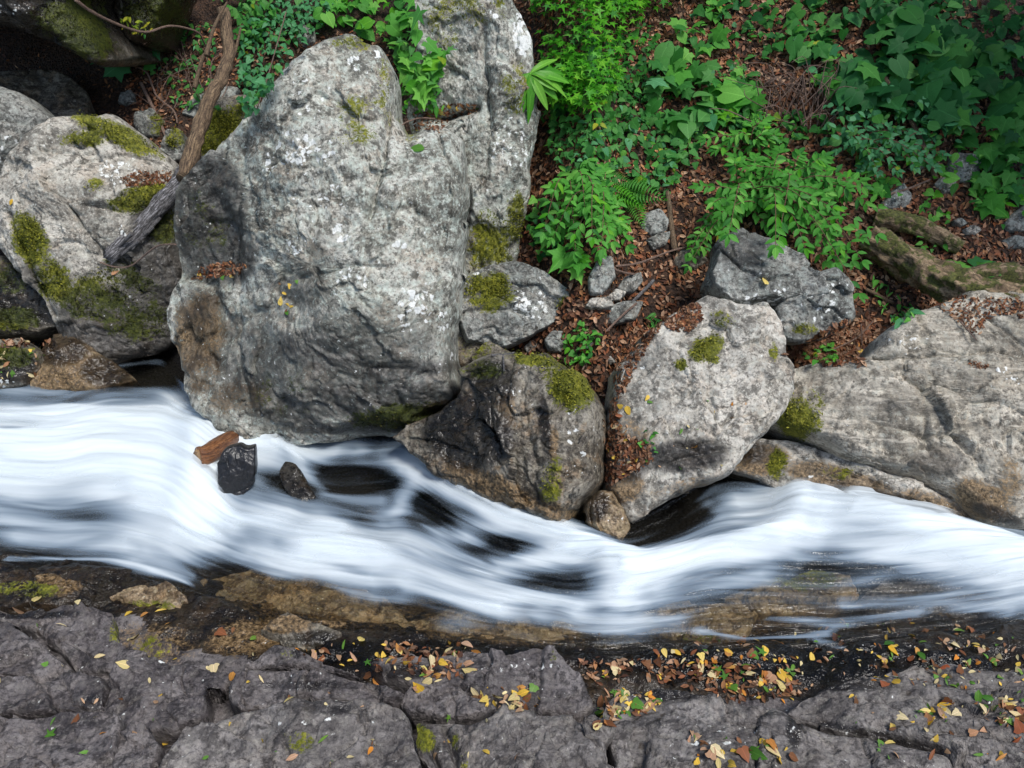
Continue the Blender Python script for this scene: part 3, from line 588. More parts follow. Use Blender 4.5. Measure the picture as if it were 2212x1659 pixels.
rock('boulder', [(1000, 800), (1050, 772), (1110, 762), (1180, 768), (1248, 800), (1282, 848), (1298, 900), (1303, 960), (1302, 1030), (1272, 1100), (1226, 1136), (1150, 1112), (1040, 1086), (960, 1035), (862, 945), (900, 915), (960, 888), (1000, 850)],
     at_z(1150., 1112., -.08), 34, M_DARK, 'dark-streaked boulder with bright moss cap at the foot of the huge boulder', yaw=-22, front=.18, back=.55, edge=.16, n=320, rings=70, seed=5, wob=.03,
     ctrl=[(1120, 800, .05), (1100, 900, .16), (1150, 880, .24), (1060, 960, .12), (960, 960, .02), (1180, 960, .26), (1220, 1040, .2), (1250, 900, .16), (1160, 1060, .16), (1270, 1000, .08), (1040, 1040, .05)],
     cracks=[([(1160, 830), (1170, 930), (1190, 1000), (1180, 1080)], .03, .05), ([(1090, 880), (1110, 980)], .03, .03), ([(1190, 1000), (1260, 1030)], .02, .03)],
     dabs=[('moss', 1235, 840, 60, 50, .95, 35), ('moss', 1160, 778, 80, 16, .8, 10), ('moss', 1190, 800, 40, 30, .5), ('moss', 1040, 800, 50, 24, .5), ('wet', 1010, 930, 110, 90, 1.0, 20), ('wet', 1060, 830, 60, 60, .8), ('brown', 1090, 880, 30, 40, .6), ('brown', 1060, 1050, 140, 34, .7, 24), ('wet', 1176, 920, 16, 80, .8, -6), ('moss', 1190, 1040, 30, 60, .5, 12), ('brown', 1195, 960, 14, 46, .7), ('lichen', 1250, 950, 50, 90, .5), ('lichen', 1130, 850, 40, 60, .4), ('brown', 1210, 1110, 60, 24, .6, 20)])  # wet dabs on the left also paint in the huge boulder's shadow
rock('boulder', [(1335, 800), (1400, 722), (1460, 680), (1520, 640), (1580, 662), (1642, 668), (1676, 704), (1682, 780), (1699, 850), (1682, 902), (1605, 962), (1562, 1040), (1480, 1062), (1412, 1096), (1366, 1127), (1332, 1104), (1310, 1060), (1308, 960), (1318, 880)],
     at_z(1400., 1105., .0), 40, M_PALE, 'smooth pale grey boulder with two round moss tufts, above dark water', yaw=6, front=.16, back=.5, edge=.13, n=340, rings=70, seed=6, wob=.03, fac=.05, amp=.025,
     ctrl=[(1420, 800, .05), (1500, 720, .03), (1560, 800, .16), (1640, 760, .12), (1480, 900, .20), (1600, 880, .18), (1400, 980, .12), (1480, 980, .22), (1540, 1000, .16), (1380, 1080, .06), (1460, 1040, .10), (1660, 860, .08), (1360, 900, .0)],
     cracks=[([(1420, 1020), (1460, 1000), (1540, 985)], .02, .035), ([(1560, 850), (1555, 920), (1545, 940)], .012, .02), ([(1470, 790), (1460, 870)], .015, .02), ([(1640, 890), (1600, 960), (1550, 1030)], .025, .04)],
     dabs=[('moss', 1525, 752, 40, 26, .8), ('moss', 1508, 765, 26, 20, .7), ('moss', 1545, 738, 22, 24, .7), ('moss', 1540, 775, 20, 12, .6), ('moss', 1560, 690, 30, 24, .55), ('moss', 1470, 788, 16, 14, .7), ('moss', 1672, 760, 12, 24, .6), ('wet', 1480, 985, 100, 40, .85, -4), ('wet', 1350, 990, 60, 60, .8), ('brown', 1350, 1050, 50, 40, .7), ('brown', 1480, 1050, 90, 26, .45, -14), ('lichen', 1385, 790, 14, 8, 1.6), ('wet', 1400, 760, 70, 50, .25), ('brown', 1365, 950, 60, 50, .5)])
rock('rock', [(1262, 1090), (1290, 1058), (1325, 1060), (1350, 1100), (1362, 1140), (1340, 1172), (1300, 1160), (1262, 1128)], at_z(1310., 1165., -.04), 40, M_BROWNROCK, 'small wet brown rock wedged between dark boulder and pale boulder', 'rock', front=.1, back=.3, edge=.12, n=120, rings=28, seed=7, dabs=[('wet', 1280, 1090, 40, 40, 1), ('lichen', 1330, 1130, 20, 30, .7)])
rock('boulder', [(1530, 628), (1532, 590), (1548, 520), (1600, 498), (1680, 520), (1730, 560), (1772, 616), (1782, 660), (1690, 664), (1640, 662), (1582, 670), (1560, 655)],
     at_y(1640., 664., 5.35), 42, M_BLUE, 'flat-topped grey block with thick front edge under the leafy shrub', front=.10, back=.25, edge=.035, power=1.25, cuts=3, n=280, rings=56, seed=8, wob=.03, fac=.03, c=.03, ctrl=[(1640, 530, -.10), (1600, 560, -.04), (1700, 580, -.03), (1565, 618, .10), (1640, 630, .14), (1750, 636, .13), (1640, 656, .06), (1740, 656, .06), (1580, 655, .05)],
     cracks=[([(1545, 540), (1590, 600), (1640, 625), (1690, 615)], .012, .05)], dabs=[('lichen', 1690, 625, 20, 14, 1.5), ('lichen', 1610, 654, 14, 10, 1.4), ('wet', 1600, 540, 70, 50, .5), ('lichen', 1640, 650, 100, 16, .6)])
rock('boulder', [(1672, 668), (1740, 600), (1800, 580), (1842, 620), (1845, 690), (1800, 722), (1730, 742), (1688, 730), (1676, 700)], at_y(1730., 742., 5.15), 34, M_BLUE, 'squat blue-grey rock behind the pale boulder under the shrub', front=.10, back=.4, edge=.14, n=200, rings=40, seed=9, dabs=[('moss', 1740, 710, 30, 14, .5), ('lichen', 1780, 650, 50, 50, .5)])
rock('boulder', [(1686, 850), (1694, 808), (1760, 792), (1850, 784), (1880, 742), (1940, 700), (2010, 672), (2090, 640), (2180, 650), (2320, 700), (2480, 800), (2560, 1000), (2500, 1190), (2360, 1190), (2212, 1155), (2110, 1138), (2040, 1080), (1980, 1042), (1900, 1022), (1830, 1000), (1760, 960), (1690, 930), (1650, 905)],
     at_z(2110., 1138., .0), 50, M_STRATA, 'massive pale banded boulder beside the white water, leaf pockets on top', yaw=-8, front=.18, back=.6, edge=.14, n=420, rings=90, seed=10, wob=.02, fac=.05, amp=.025,
     ctrl=[(1780, 820, .0), (1900, 810, .10), (1960, 760, .14), (2060, 720, .08), (2150, 760, .14), (1820, 880, .16), (1960, 900, .22), (2100, 880, .24), (2000, 980, .12), (2080, 1020, .10), (2160, 1060, .12), (1880, 980, .08), (2300, 900, .25), (2220, 1120, .02)],
     cracks=[([(1800, 796), (1950, 806), (2100, 800), (2300, 830)], .02, .05), ([(1930, 850), (2000, 940), (2060, 1010)], .025, .04), ([(1850, 930), (1960, 960), (2080, 950)], .025, .035), ([(2100, 720), (2150, 770), (2212, 830)], .02, .03), ([(1960, 930), (1975, 1000)], .02, .03)],
     dabs=[('moss', 1725, 905, 52, 52, 1.0), ('moss', 1760, 870, 30, 30, .5), ('wet', 2030, 1000, 70, 40, .5), ('brown', 2120, 1080, 80, 50, .8, 20), ('brown', 2180, 1040, 40, 60, .5), ('wet', 2150, 1110, 70, 20, .6, 20), ('lichen', 1950, 745, 50, 26, .6), ('lichen', 2200, 820, 60, 14, .7, 30), ('wet', 1940, 880, 120, 20, .3, 5)])
rock('rock_ledge', [(1568, 1012), (1590, 975), (1640, 945), (1720, 955), (1800, 985), (1880, 1010), (1990, 1050), (2080, 1100), (2200, 1150), (2340, 1200), (2240, 1215), (2080, 1150), (1960, 1115), (1860, 1085), (1760, 1085), (1690, 1065), (1640, 1035)],
     at_z(1760., 1080., .0), 46, M_PALE, 'rusty brown wet ledge below the massive pale boulder', 'rock ledge', yaw=-12, front=.10, back=.5, edge=.16, n=300, rings=40, seed=11, ctrl=[(1640, 985, .06), (1720, 1010, .10), (1860, 1050, .08), (2040, 1110, .06)],
     dabs=[('brown', 1640, 990, 90, 40, .75), ('brown', 1820, 1040, 160, 36, .8, 16), ('brown', 2060, 1110, 160, 30, .7, 22), ('moss', 1680, 1000, 24, 40, .7), ('moss', 1830, 1020, 60, 20, .4), ('wet', 1620, 975, 50, 30, .7), ('wet', 1940, 1090, 160, 24, .7, 16), ('lichen', 1740, 1020, 40, 30, .3)])
# --- left group
rock('boulder', [(22, 420), (40, 350), (80, 295), (130, 258), (180, 250), (250, 255), (310, 290), (345, 330), (375, 362), (395, 420), (398, 520), (396, 620), (392, 700), (360, 750), (300, 780), (232, 792), (180, 770), (150, 720), (130, 650), (80, 610), (40, 560), (10, 520), (8, 470)],
     at_z(240., 792., -.05), 26, M_PALE, 'rounded grey boulder streaked with olive moss, dark mossy base over black water', yaw=4, front=.25, back=.7, edge=.22, n=360, rings=80, seed=12, wob=.03,
     ctrl=[(120, 330, .10), (200, 300, .02), (300, 330, -.10), (150, 450, .30), (220, 480, .28), (300, 420, .12), (270, 390, .06), (100, 560, .16), (180, 600, .34), (280, 560, .20), (340, 560, .0), (230, 680, .26), (300, 690, .14), (240, 760, .05), (330, 700, -.05), (360, 480, -.12)],
     cracks=[([(200, 460), (260, 560), (290, 580)], .02, .06), ([(75, 480), (120, 580), (160, 680)], .035, .10), ([(200, 370), (280, 345), (360, 360)], .03, .05), ([(230, 460), (300, 470)], .02, .04), ([(130, 340), (200, 350)], .02, .04)],
     dabs=[('moss', 65, 520, 40, 70, 1.0, -20), ('moss', 120, 610, 40, 60, .9, -35), ('moss', 250, 290, 120, 26, .85, 25), ('moss', 180, 300, 60, 20, .7), ('moss', 320, 420, 70, 26, .95, -8), ('moss', 285, 440, 60, 24, .8), ('moss', 200, 400, 30, 16, .5), ('moss', 250, 620, 100, 60, .6), ('moss', 300, 690, 80, 60, .6), ('moss', 190, 640, 50, 60, .75), ('wet', 230, 660, 130, 60, .7), ('wet', 250, 600, 80, 30, .35), ('moss', 350, 480, 50, 50, .8), ('wet', 340, 600, 90, 120, .95), ('wet', 280, 740, 130, 50, 1.0), ('wet', 330, 480, 60, 60, .7), ('wet', 160, 740, 60, 60, .9), ('brown', 240, 690, 50, 26, .6), ('lichen', 260, 370, 70, 30, .7), ('lichen', 280, 500, 40, 20, .6), ('lichen', 260, 650, 40, 16, .5), ('wet', 60, 600, 60, 40, .5)])  # wet dabs low down also paint the shade of the overhanging base
rock('boulder', [(-160, 260), (-120, 190), (-20, 182), (50, 205), (112, 255), (80, 320), (40, 380), (15, 460), (-40, 520), (-150, 500)], at_y(0., 500., 7.0), 26, M_BLUE, 'smooth blue-grey boulder at the left, behind the mossy boulder', front=.2, back=.7, edge=.3, n=240, rings=50, seed=13, ctrl=[(30, 250, .05), (0, 350, .2)], cracks=[([(20, 230), (40, 330), (0, 420)], .02, .03)], dabs=[('lichen', 20, 350, 50, 70, .4)])
rock('rock', [(-160, 190), (-60, 165), (60, 160), (140, 175), (192, 205), (190, 240), (120, 245), (60, 225), (-40, 215), (-150, 225)], at_y(100., 240., 8.3), 74, M_DARK, 'flat grey slab at the mouth of the dark hollow', 'rock', front=.10, back=.5, edge=.12, n=160, rings=30, seed=14)  # dark stone colour puts the hollow's shade into the slab
rock('boulder', [(-420, -260), (240, -260), (300, -160), (200, -30), (168, 5), (205, 55), (238, 100), (256, 135), (232, 150), (140, 98), (60, 68), (0, 54), (-100, 30), (-260, 20), (-420, 30)], at_y(120., 110., 8.0), 8, M_DARK, 'overhanging dark mossy boulder above the black hollow', front=.35, back=1.9, edge=.35, n=260, rings=56, seed=15, ctrl=[(100, 20, .15), (200, 90, .05), (0, -30, .3)], cracks=[([(150, 0), (120, 60), (150, 90)], .05, .12)], dabs=[('wet', 60, 60, 260, 120, .9), ('moss', 180, 60, 60, 90, .9, -35), ('moss', 120, 40, 60, 40, .7), ('lichen', 20, 20, 60, 20, .5), ('wet', 0, 30, 200, 30, .5)])  # wide wet dabs and extra moss paint in the overhang's shade
rock('boulder', [(250, 20), (270, -60), (330, -120), (400, -90), (385, -20), (350, 40), (335, 90), (310, 100), (275, 85)], at_y(320., 100., 8.6), 18, M_DARK, 'dark mossy boulder in the shade behind the bare twigs', front=.2, back=.8, edge=.25, n=160, rings=34, seed=16, dabs=[('wet', 380, 20, 160, 120, .9), ('moss', 340, 20, 80, 60, .7), ('lichen', 440, 30, 40, 40, .6)])  # wet dab darkens the rock colour in place of shade
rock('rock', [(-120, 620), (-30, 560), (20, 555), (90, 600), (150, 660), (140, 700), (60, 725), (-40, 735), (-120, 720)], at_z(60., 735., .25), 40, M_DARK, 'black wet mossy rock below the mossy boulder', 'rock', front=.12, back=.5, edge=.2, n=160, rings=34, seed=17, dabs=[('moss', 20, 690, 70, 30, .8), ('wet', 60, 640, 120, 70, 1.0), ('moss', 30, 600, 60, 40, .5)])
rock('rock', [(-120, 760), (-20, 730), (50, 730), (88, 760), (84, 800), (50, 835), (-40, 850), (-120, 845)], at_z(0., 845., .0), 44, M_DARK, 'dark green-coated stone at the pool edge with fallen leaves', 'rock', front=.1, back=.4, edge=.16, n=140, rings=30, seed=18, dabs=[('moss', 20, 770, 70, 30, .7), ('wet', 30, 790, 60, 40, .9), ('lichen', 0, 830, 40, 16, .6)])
rock('rock', [(70, 790), (100, 735), (150, 722), (210, 760), (260, 790), (290, 815), (220, 850), (120, 850), (70, 835)], at_z(170., 850., -.03), 52, M_BROWNROCK, 'amber-brown wet rock at the pool edge below the mossy boulder', 'rock', front=.1, back=.4, edge=.2, n=160, rings=34, seed=19, dabs=[('wet', 120, 755, 80, 40, .8), ('wet', 230, 800, 60, 40, .9), ('brown', 150, 815, 90, 40, .6)])
rock('rock', [(425, 300), (440, 250), (480, 215), (540, 205), (580, 240), (570, 300), (500, 350), (440, 355)], t_hit(500., 330.)+np.array([0, -.1, .0]), 30, M_DARK, 'deep green mossy rock between the dead branch and the huge boulder', 'rock', front=.15, back=.5, edge=.2, n=150, rings=32, seed=20, dabs=[('moss', 480, 290, 90, 70, .85)])
rock('rock', [(392, 245), (420, 215), (470, 188), (515, 190), (520, 225), (470, 245), (420, 255)], t_hit(450., 245.), 40, M_BLUE, 'angular blue-grey stone behind the dead branch', 'rock', front=.1, back=.3, edge=.08, n=110, rings=24, seed=21, dabs=[('moss', 500, 230, 20, 20, .6)])
rock('rock', [(292, 245), (330, 232), (356, 262), (346, 300), (318, 300), (290, 275)], t_hit(320., 295.), 40, M_BLUE, 'grey lichened stone on top of the mossy boulder', 'rock', front=.08, back=.25, edge=.08, n=90, rings=20, seed=22, dabs=[('moss', 340, 270, 30, 30, .6)])
rock('rock', [(345, 330), (362, 285), (390, 278), (402, 310), (396, 350), (360, 360)], t_hit(370., 355.)+np.array([0, -.15, .05]), 34, M_BLUE, 'mossy grey stone beside the leaning thin stick', 'rock', front=.08, back=.25, edge=.08, n=90, rings=20, seed=23, dabs=[('moss', 380, 300, 24, 30, .7)])
# --- stones of the gully and bank: (outline, label, material, lift)
STONES = [
    ([(1380, 492), (1392, 462), (1425, 452), (1446, 478), (1440, 500), (1405, 510)], 'pale stone beside the upright broken stick', M_BLUE),
    ([(1392, 520), (1420, 505), (1446, 502), (1440, 530), (1410, 545)], 'mossy stone just below the pale stone by the upright stick', M_BLUE),
    ([(1160, 520), (1172, 494), (1196, 486), (1202, 512), (1186, 532)], 'small white stone under the hanging leaves near the pillar', M_PALE),
    ([(1268, 600), (1290, 560), (1322, 555), (1330, 600), (1300, 640), (1274, 640)], 'upright grey stone below the lobed leaves in the gully', M_BLUE),
    ([(1328, 625), (1350, 598), (1386, 586), (1390, 610), (1368, 632), (1336, 636)], 'slanted blue-grey stone in the gully litter', M_BLUE),
    ([(1262, 664), (1275, 645), (1318, 640), (1330, 660), (1300, 672)], 'little flat stone above the diagonal sticks', M_PALE),
    ([(1272, 690), (1290, 668), (1350, 652), (1392, 650), (1372, 690), (1320, 704), (1285, 702)], 'long grey stone crossed by the diagonal sticks', M_BLUE),
    ([(1176, 735), (1192, 716), (1222, 714), (1232, 740), (1214, 762), (1184, 760)], 'rough grey stone lying above the bright moss cap', M_BLUE),
    ([(1130, 750), (1148, 734), (1172, 742), (1168, 760), (1140, 764)], 'chalky white stone next to the rough grey stone', M_PALE),
    ([(1000, 700), (1014, 690), (1036, 704), (1040, 724), (1012, 720)], 'pale chip of stone jammed in the crack of the wedge rock', M_PALE),
    ([(2046, 370), (2052, 332), (2110, 332), (2122, 350), (2104, 392), (2080, 398)], 'brown-grey squared stone among the leaves of the right bank', M_BLUE),
    ([(1898, 445), (1920, 415), (1948, 396), (1968, 425), (1960, 446), (1915, 456)], 'pointed pale stone above the mossy log', M_BLUE),
    ([(2160, 492), (2185, 460), (2230, 430), (2260, 470), (2225, 500), (2175, 505)], 'smooth grey stone above the soil pocket on the right', M_BLUE),
    ([(2018, 398), (2030, 386), (2060, 394), (2056, 410), (2028, 412)], 'small tan stone under the squared stone', M_PALE),
    ([(2030, 412), (2052, 404), (2066, 412), (2050, 420), (2034, 420)], 'small cream stone below the tan stone', M_PALE),
    ([(2052, 478), (2072, 470), (2088, 484), (2072, 494), (2056, 490)], 'small grey stone on the soil above the big log', M_BLUE),
    ([(2080, 496), (2100, 486), (2118, 498), (2104, 510), (2084, 508)], 'flat pale stone on the soil above the big log', M_PALE),
    ([(2160, 520), (2190, 508), (2225, 515), (2212, 540), (2175, 540)], 'brown stone half sunk in the soil pocket', M_BLUE),
    ([(1310, 640), (1330, 625), (1352, 632), (1340, 648), (1316, 650)], 'tiny white stone in the gully litter', M_PALE),
    ([(1452, 560), (1470, 540), (1510, 535), (1528, 565), (1500, 585), (1462, 582)], 'dark stone half buried left of the flat-topped block', M_DARK),
    ([(1960, 350), (1985, 345), (1995, 365), (1975, 376), (1958, 366)], 'grey pebble beneath the leaning pale stick', M_BLUE),
    ([(640, 80), (656, 55), (680, 60), (682, 92), (660, 104), (644, 98)], 'grey stone among the ivy above the huge boulder', M_BLUE),
    ([(255, 225), (262, 200), (290, 200), (296, 222), (276, 230)], 'small grey stone beside the dark hollow', M_BLUE),
    ([(1300, 775), (1318, 768), (1330, 782), (1316, 792)], 'small pale stone in the litter beside the pale boulder', M_PALE),
]
for k, (ol, lab, mt) in enumerate(STONES):
    O = np.array(ol, float); b = O[np.argmax(O[:, 1])]; p = t_hit(b[0], b[1])
    rock('stone', ol, p, 38, mt, lab, 'stone', front=.05, back=.12, edge=.05, n=70, rings=14, seed=30+k, amp=.015, fac=.03, fscale=8, nscale=6, wob=.01, group='loose stones on the far bank', moss_up=.0)
# ================================================================== slabs of the near bank (parts of the bedrock)
def slab(ol, z, lean, mt=M_SLAB, yaw=0, dabs=(), seed=0, front=.035, back=.25, edge=.022, cracks=(), ctrl=(), amp=.016, n=220, rings=48, fac=.045, fscale=3.0):
    O = np.array(ol, float); c = O.mean(0)
    rock('slab', ol, at_z(c[0], c[1], z), lean, mt, yaw=yaw, front=front, back=back, edge=edge, dabs=dabs, seed=seed, cracks=cracks, ctrl=ctrl, parent=BEDROCK, amp=amp, nscale=3.5, fac=fac, fscale=fscale, n=n, rings=rings, wob=.035, cuts=7, power=1.4)
WN = ('wet', 0, 0, 1, 1, 0)
slab([(-90, 1316), (37, 1328), (120, 1322), (200, 1314), (244, 1326), (260, 1373), (273, 1401), (327, 1411), (283, 1433), (256, 1445), (200, 1456), (169, 1453), (134, 1415), (94, 1387), (59, 1362), (19, 1346), (-90, 1342)], .14, 84, seed=60, dabs=[('wet', 60, 1325, 120, 14, .8), ('moss', 250, 1360, 18, 40, .4)])
slab([(-160, 1346), (19, 1350), (58, 1367), (91, 1394), (128, 1422), (166, 1460), (215, 1462), (232, 1490), (222, 1532), (175, 1540), (128, 1543), (112, 1520), (84, 1464), (-160, 1460)], .20, 84, seed=61, dabs=[('wet', 200, 1520, 40, 30, .5)])
slab([(-160, 1464), (82, 1466), (110, 1498), (124, 1542), (60, 1556), (-160, 1554)], .20, 82, seed=62, n=150)
slab([(234, 1472), (262, 1446), (327, 1417), (391, 1433), (450, 1444), (500, 1453), (516, 1460), (489, 1487), (452, 1482), (446, 1532), (434, 1572), (375, 1586), (337, 1583), (272, 1571), (258, 1546), (228, 1532), (236, 1500)], .21, 84, seed=63, dabs=[('wet', 450, 1500, 14, 30, .6), ('lichen', 330, 1425, 50, 10, 0.44)])
slab([(-160, 1560), (125, 1547), (222, 1540), (252, 1552), (258, 1582), (250, 1640), (244, 1760), (-160, 1760)], .27, 84, seed=64)
slab([(262, 1582), (292, 1574), (331, 1588), (352, 1611), (342, 1690), (330, 1760), (252, 1760), (254, 1650)], .26, 84, seed=65, n=150)
slab([(330, 1760), (345, 1680), (392, 1611), (440, 1578), (508, 1544), (572, 1536), (656, 1520), (760, 1518), (860, 1528), (885, 1560), (890, 1625), (950, 1760)], .34, 82, M_SLABS, seed=66, n=260, rings=60, front=.06, edge=.045, dabs=[('lichen', 660, 1560, 80, 30, 0.39), ('wet', 700, 1530, 80, 20, .4), ('moss', 640, 1600, 40, 30, .35)], cracks=[([(560, 1540), (620, 1600), (640, 1680)], .02, .02), ([(780, 1530), (800, 1600), (780, 1680)], .02, .02)])
slab([(486, 1508), (500, 1480), (522, 1456), (600, 1446), (690, 1450), (790, 1474), (880, 1506), (862, 1522), (760, 1514), (660, 1514), (580, 1530), (510, 1538)], .25, 84, seed=67, dabs=[('wet', 650, 1480, 140, 14, .4), ('lichen', 640, 1470, 90, 14, 0.33)])
slab([(520, 1450), (560, 1420), (592, 1399), (640, 1402), (664, 1424), (720, 1440), (786, 1468), (690, 1447), (600, 1443)], .19, 84, seed=68, n=150, dabs=[('moss', 620, 1415, 20, 20, .3), ('wet', 640, 1412, 14, 14, .6)])
slab([(800, 1440), (850, 1426), (960, 1416), (1100, 1416), (1192, 1404), (1222, 1430), (1258, 1478), (1292, 1530), (1240, 1544), (1150, 1540), (1075, 1522), (1000, 1492), (900, 1484), (842, 1462)], .15, 86, seed=69, n=240, dabs=[('lichen', 1120, 1440, 90, 20, 0.33), ('moss', 1195, 1420, 8, 20, .5), ('wet', 880, 1450, 100, 20, .6)], cracks=[([(1165, 1410), (1170, 1480)], .012, .025)])
slab([(872, 1516), (900, 1488), (960, 1480), (1030, 1506), (1080, 1528), (1062, 1548), (1010, 1560), (930, 1556), (888, 1546)], .22, 84, seed=70, n=150, front=.045)
slab([(894, 1560), (935, 1560), (1010, 1565), (1066, 1552), (1092, 1534), (1160, 1548), (1240, 1552), (1300, 1590), (1322, 1640), (1335, 1760), (955, 1760), (900, 1630)], .28, 82, M_SLABS, seed=71, n=260, rings=56, front=.055, edge=.04, dabs=[('moss', 915, 1590, 26, 40, .9, -20), ('moss', 985, 1605, 12, 30, .6), ('moss', 1000, 1640, 12, 40, .5)], cracks=[([(960, 1555), (975, 1600), (985, 1680)], .02, .06), ([(905, 1570), (930, 1620), (960, 1680)], .02, .05)])
slab([(1256, 1560), (1280, 1545), (1312, 1556), (1324, 1580), (1300, 1598), (1262, 1590)], .33, 80, M_SLABS, seed=72, n=90, rings=20)
slab([(1298, 1546), (1340, 1500), (1395, 1484), (1450, 1490), (1512, 1497), (1560, 1512), (1602, 1531), (1667, 1536), (1728, 1562), (1772, 1575), (1900, 1600), (2030, 1632), (2120, 1760), (1330, 1760), (1318, 1600)], .24, 85, M_SLABS, seed=73, n=320, rings=66, front=.05, edge=.04, dabs=[('wet', 1440, 1500, 120, 20, .6), ('wet', 1715, 1580, 20, 50, .7), ('lichen', 1600, 1600, 160, 40, 0.28), ('wet', 1400, 1560, 90, 16, .4)], cracks=[([(1540, 1560), (1650, 1580), (1780, 1640)], .02, .02), ([(1350, 1620), (1460, 1640), (1560, 1700)], .02, .02)])
slab([(1704, 1544), (1740, 1512), (1800, 1486), (1870, 1468), (1960, 1440), (2040, 1446), (2120, 1452), (2340, 1440), (2420, 1760), (2130, 1760), (2036, 1626), (1900, 1592), (1776, 1567)], .17, 88, M_SLABS, seed=74, n=320, rings=66, front=.04, edge=.05, dabs=[('wet', 1850, 1480, 120, 16, .6), ('wet', 1900, 1590, 200, 14, .5, 12), ('lichen', 2050, 1500, 160, 40, 0.19)], cracks=[([(1780, 1560), (1900, 1530), (2050, 1520), (2250, 1540)], .03, .03), ([(1900, 1580), (2050, 1580), (2212, 1620)], .03, .035), ([(1960, 1470), (2100, 1490), (2250, 1480)], .03, .025)])
# ledges under shallow water
slab([(430, 1260), (560, 1225), (660, 1215), (720, 1230), (800, 1280), (850, 1310), (880, 1345), (800, 1360), (700, 1350), (600, 1330), (480, 1310)], -.075, 88, M_BROWNROCK, seed=80, front=.035, edge=.05)
slab([(860, 1350), (940, 1330), (1010, 1300), (1080, 1285), (1135, 1312), (1146, 1350), (1230, 1370), (1290, 1395), (1180, 1405), (1000, 1395), (900, 1380)], -.075, 88, M_BROWNROCK, seed=81, front=.035, edge=.05)
slab([(1190, 1340), (1260, 1330), (1330, 1360), (1380, 1395), (1300, 1410), (1200, 1390)], -.075, 88, M_BROWNROCK, seed=82, front=.03, edge=.05, dabs=[('wet', 1300, 1390, 90, 30, .6)])
slab([(1345, 1340), (1440, 1310), (1560, 1300), (1640, 1310), (1630, 1360), (1570, 1390), (1500, 1400), (1420, 1370)], -.075, 88, M_BROWNROCK, seed=83, front=.035, edge=.05, dabs=[('moss', 1500, 1380, 60, 16, .4)])
slab([(1560, 1290), (1680, 1250), (1760, 1230), (1840, 1250), (1860, 1290), (1760, 1330), (1640, 1330)], -.075, 88, M_BROWNROCK, seed=84, front=.03, edge=.05, dabs=[('moss', 1740, 1250, 90, 30, .7)])
slab([(1840, 1310), (1900, 1260), (2030, 1250), (2120, 1290), (2100, 1330), (1980, 1345), (1880, 1340)], -.075, 88, M_SLAB, seed=85, front=.03, edge=.05)
slab([(-60, 1255), (40, 1235), (110, 1238), (190, 1270), (240, 1300), (150, 1322), (-60, 1318)], .05, 86, M_BED, seed=86, n=120, dabs=[('moss', 60, 1275, 80, 20, .5), ('brown', 130, 1260, 60, 30, .7)])
slab([(230, 1290), (290, 1268), (370, 1262), (398, 1290), (390, 1320), (300, 1310)], .05, 86, M_BROWNROCK, seed=87, n=110, dabs=[('moss', 320, 1310, 60, 14, .6)])
slab([(560, 1370), (620, 1330), (680, 1340), (740, 1370), (700, 1395), (620, 1400)], .06, 84, M_DARK, seed=88, n=110, dabs=[('brown', 620, 1350, 60, 24, .8), ('wet', 680, 1380, 60, 20, .8)])
# rocks breaking the water
rock('rock', [(604, 1020), (618, 1000), (640, 1005), (668, 1040), (686, 1075), (680, 1100), (655, 1106), (628, 1082), (610, 1050)], at_z(655., 1100., -.05), 60, M_DARK, 'dark glistening rock rising through the white water', 'rock', front=.05, back=.3, edge=.08, n=110, rings=24, seed=90, fac=.015, amp=.012, dabs=[('wet', 640, 1050, 80, 80, 1)])
# ================================================================== hits on everything solid
_SV = np.vstack(SOLID_V); _SF = np.vstack(SOLID_F)
_bvh = BVHTree.FromPolygons(_SV.tolist(), _SF.tolist(), all_triangles=True)
def hit(px, py):
    d = Vector(rays(float(px), float(py))).normalized(); l, n, i, t = _bvh.ray_cast(Vector(CAMP), d)
    if l is None: return np.array(at_y(float(px), float(py), 9.0)), np.array([0, -.5, .8])
    n = np.array(n); 
    if n@np.array(d) > 0: n = -n
    return np.array(l), n
def frame(nrm, ddir):
    z = nrm/np.linalg.norm(nrm); y = ddir-(ddir@z)*z; l = np.linalg.norm(y)
    if l < 1e-4: y = np.cross(z, [1, .3, .1]); l = np.linalg.norm(y)
    y = y/l; x = np.cross(y, z); return x, y, z
def mat4(pos, x, y, z, s):
    M = Matrix.Identity(4)
    for r in range(3):
        M[r][0], M[r][1], M[r][2], M[r][3] = x[r]*s, y[r]*s, z[r]*s, pos[r]
    return M
def rdir(): 
    v = RNG.normal(size=3); return v/np.linalg.norm(v)
UP = np.array([0, 0, 1.])
def tocam(p): v = CAMP-p; return v/np.linalg.norm(v)
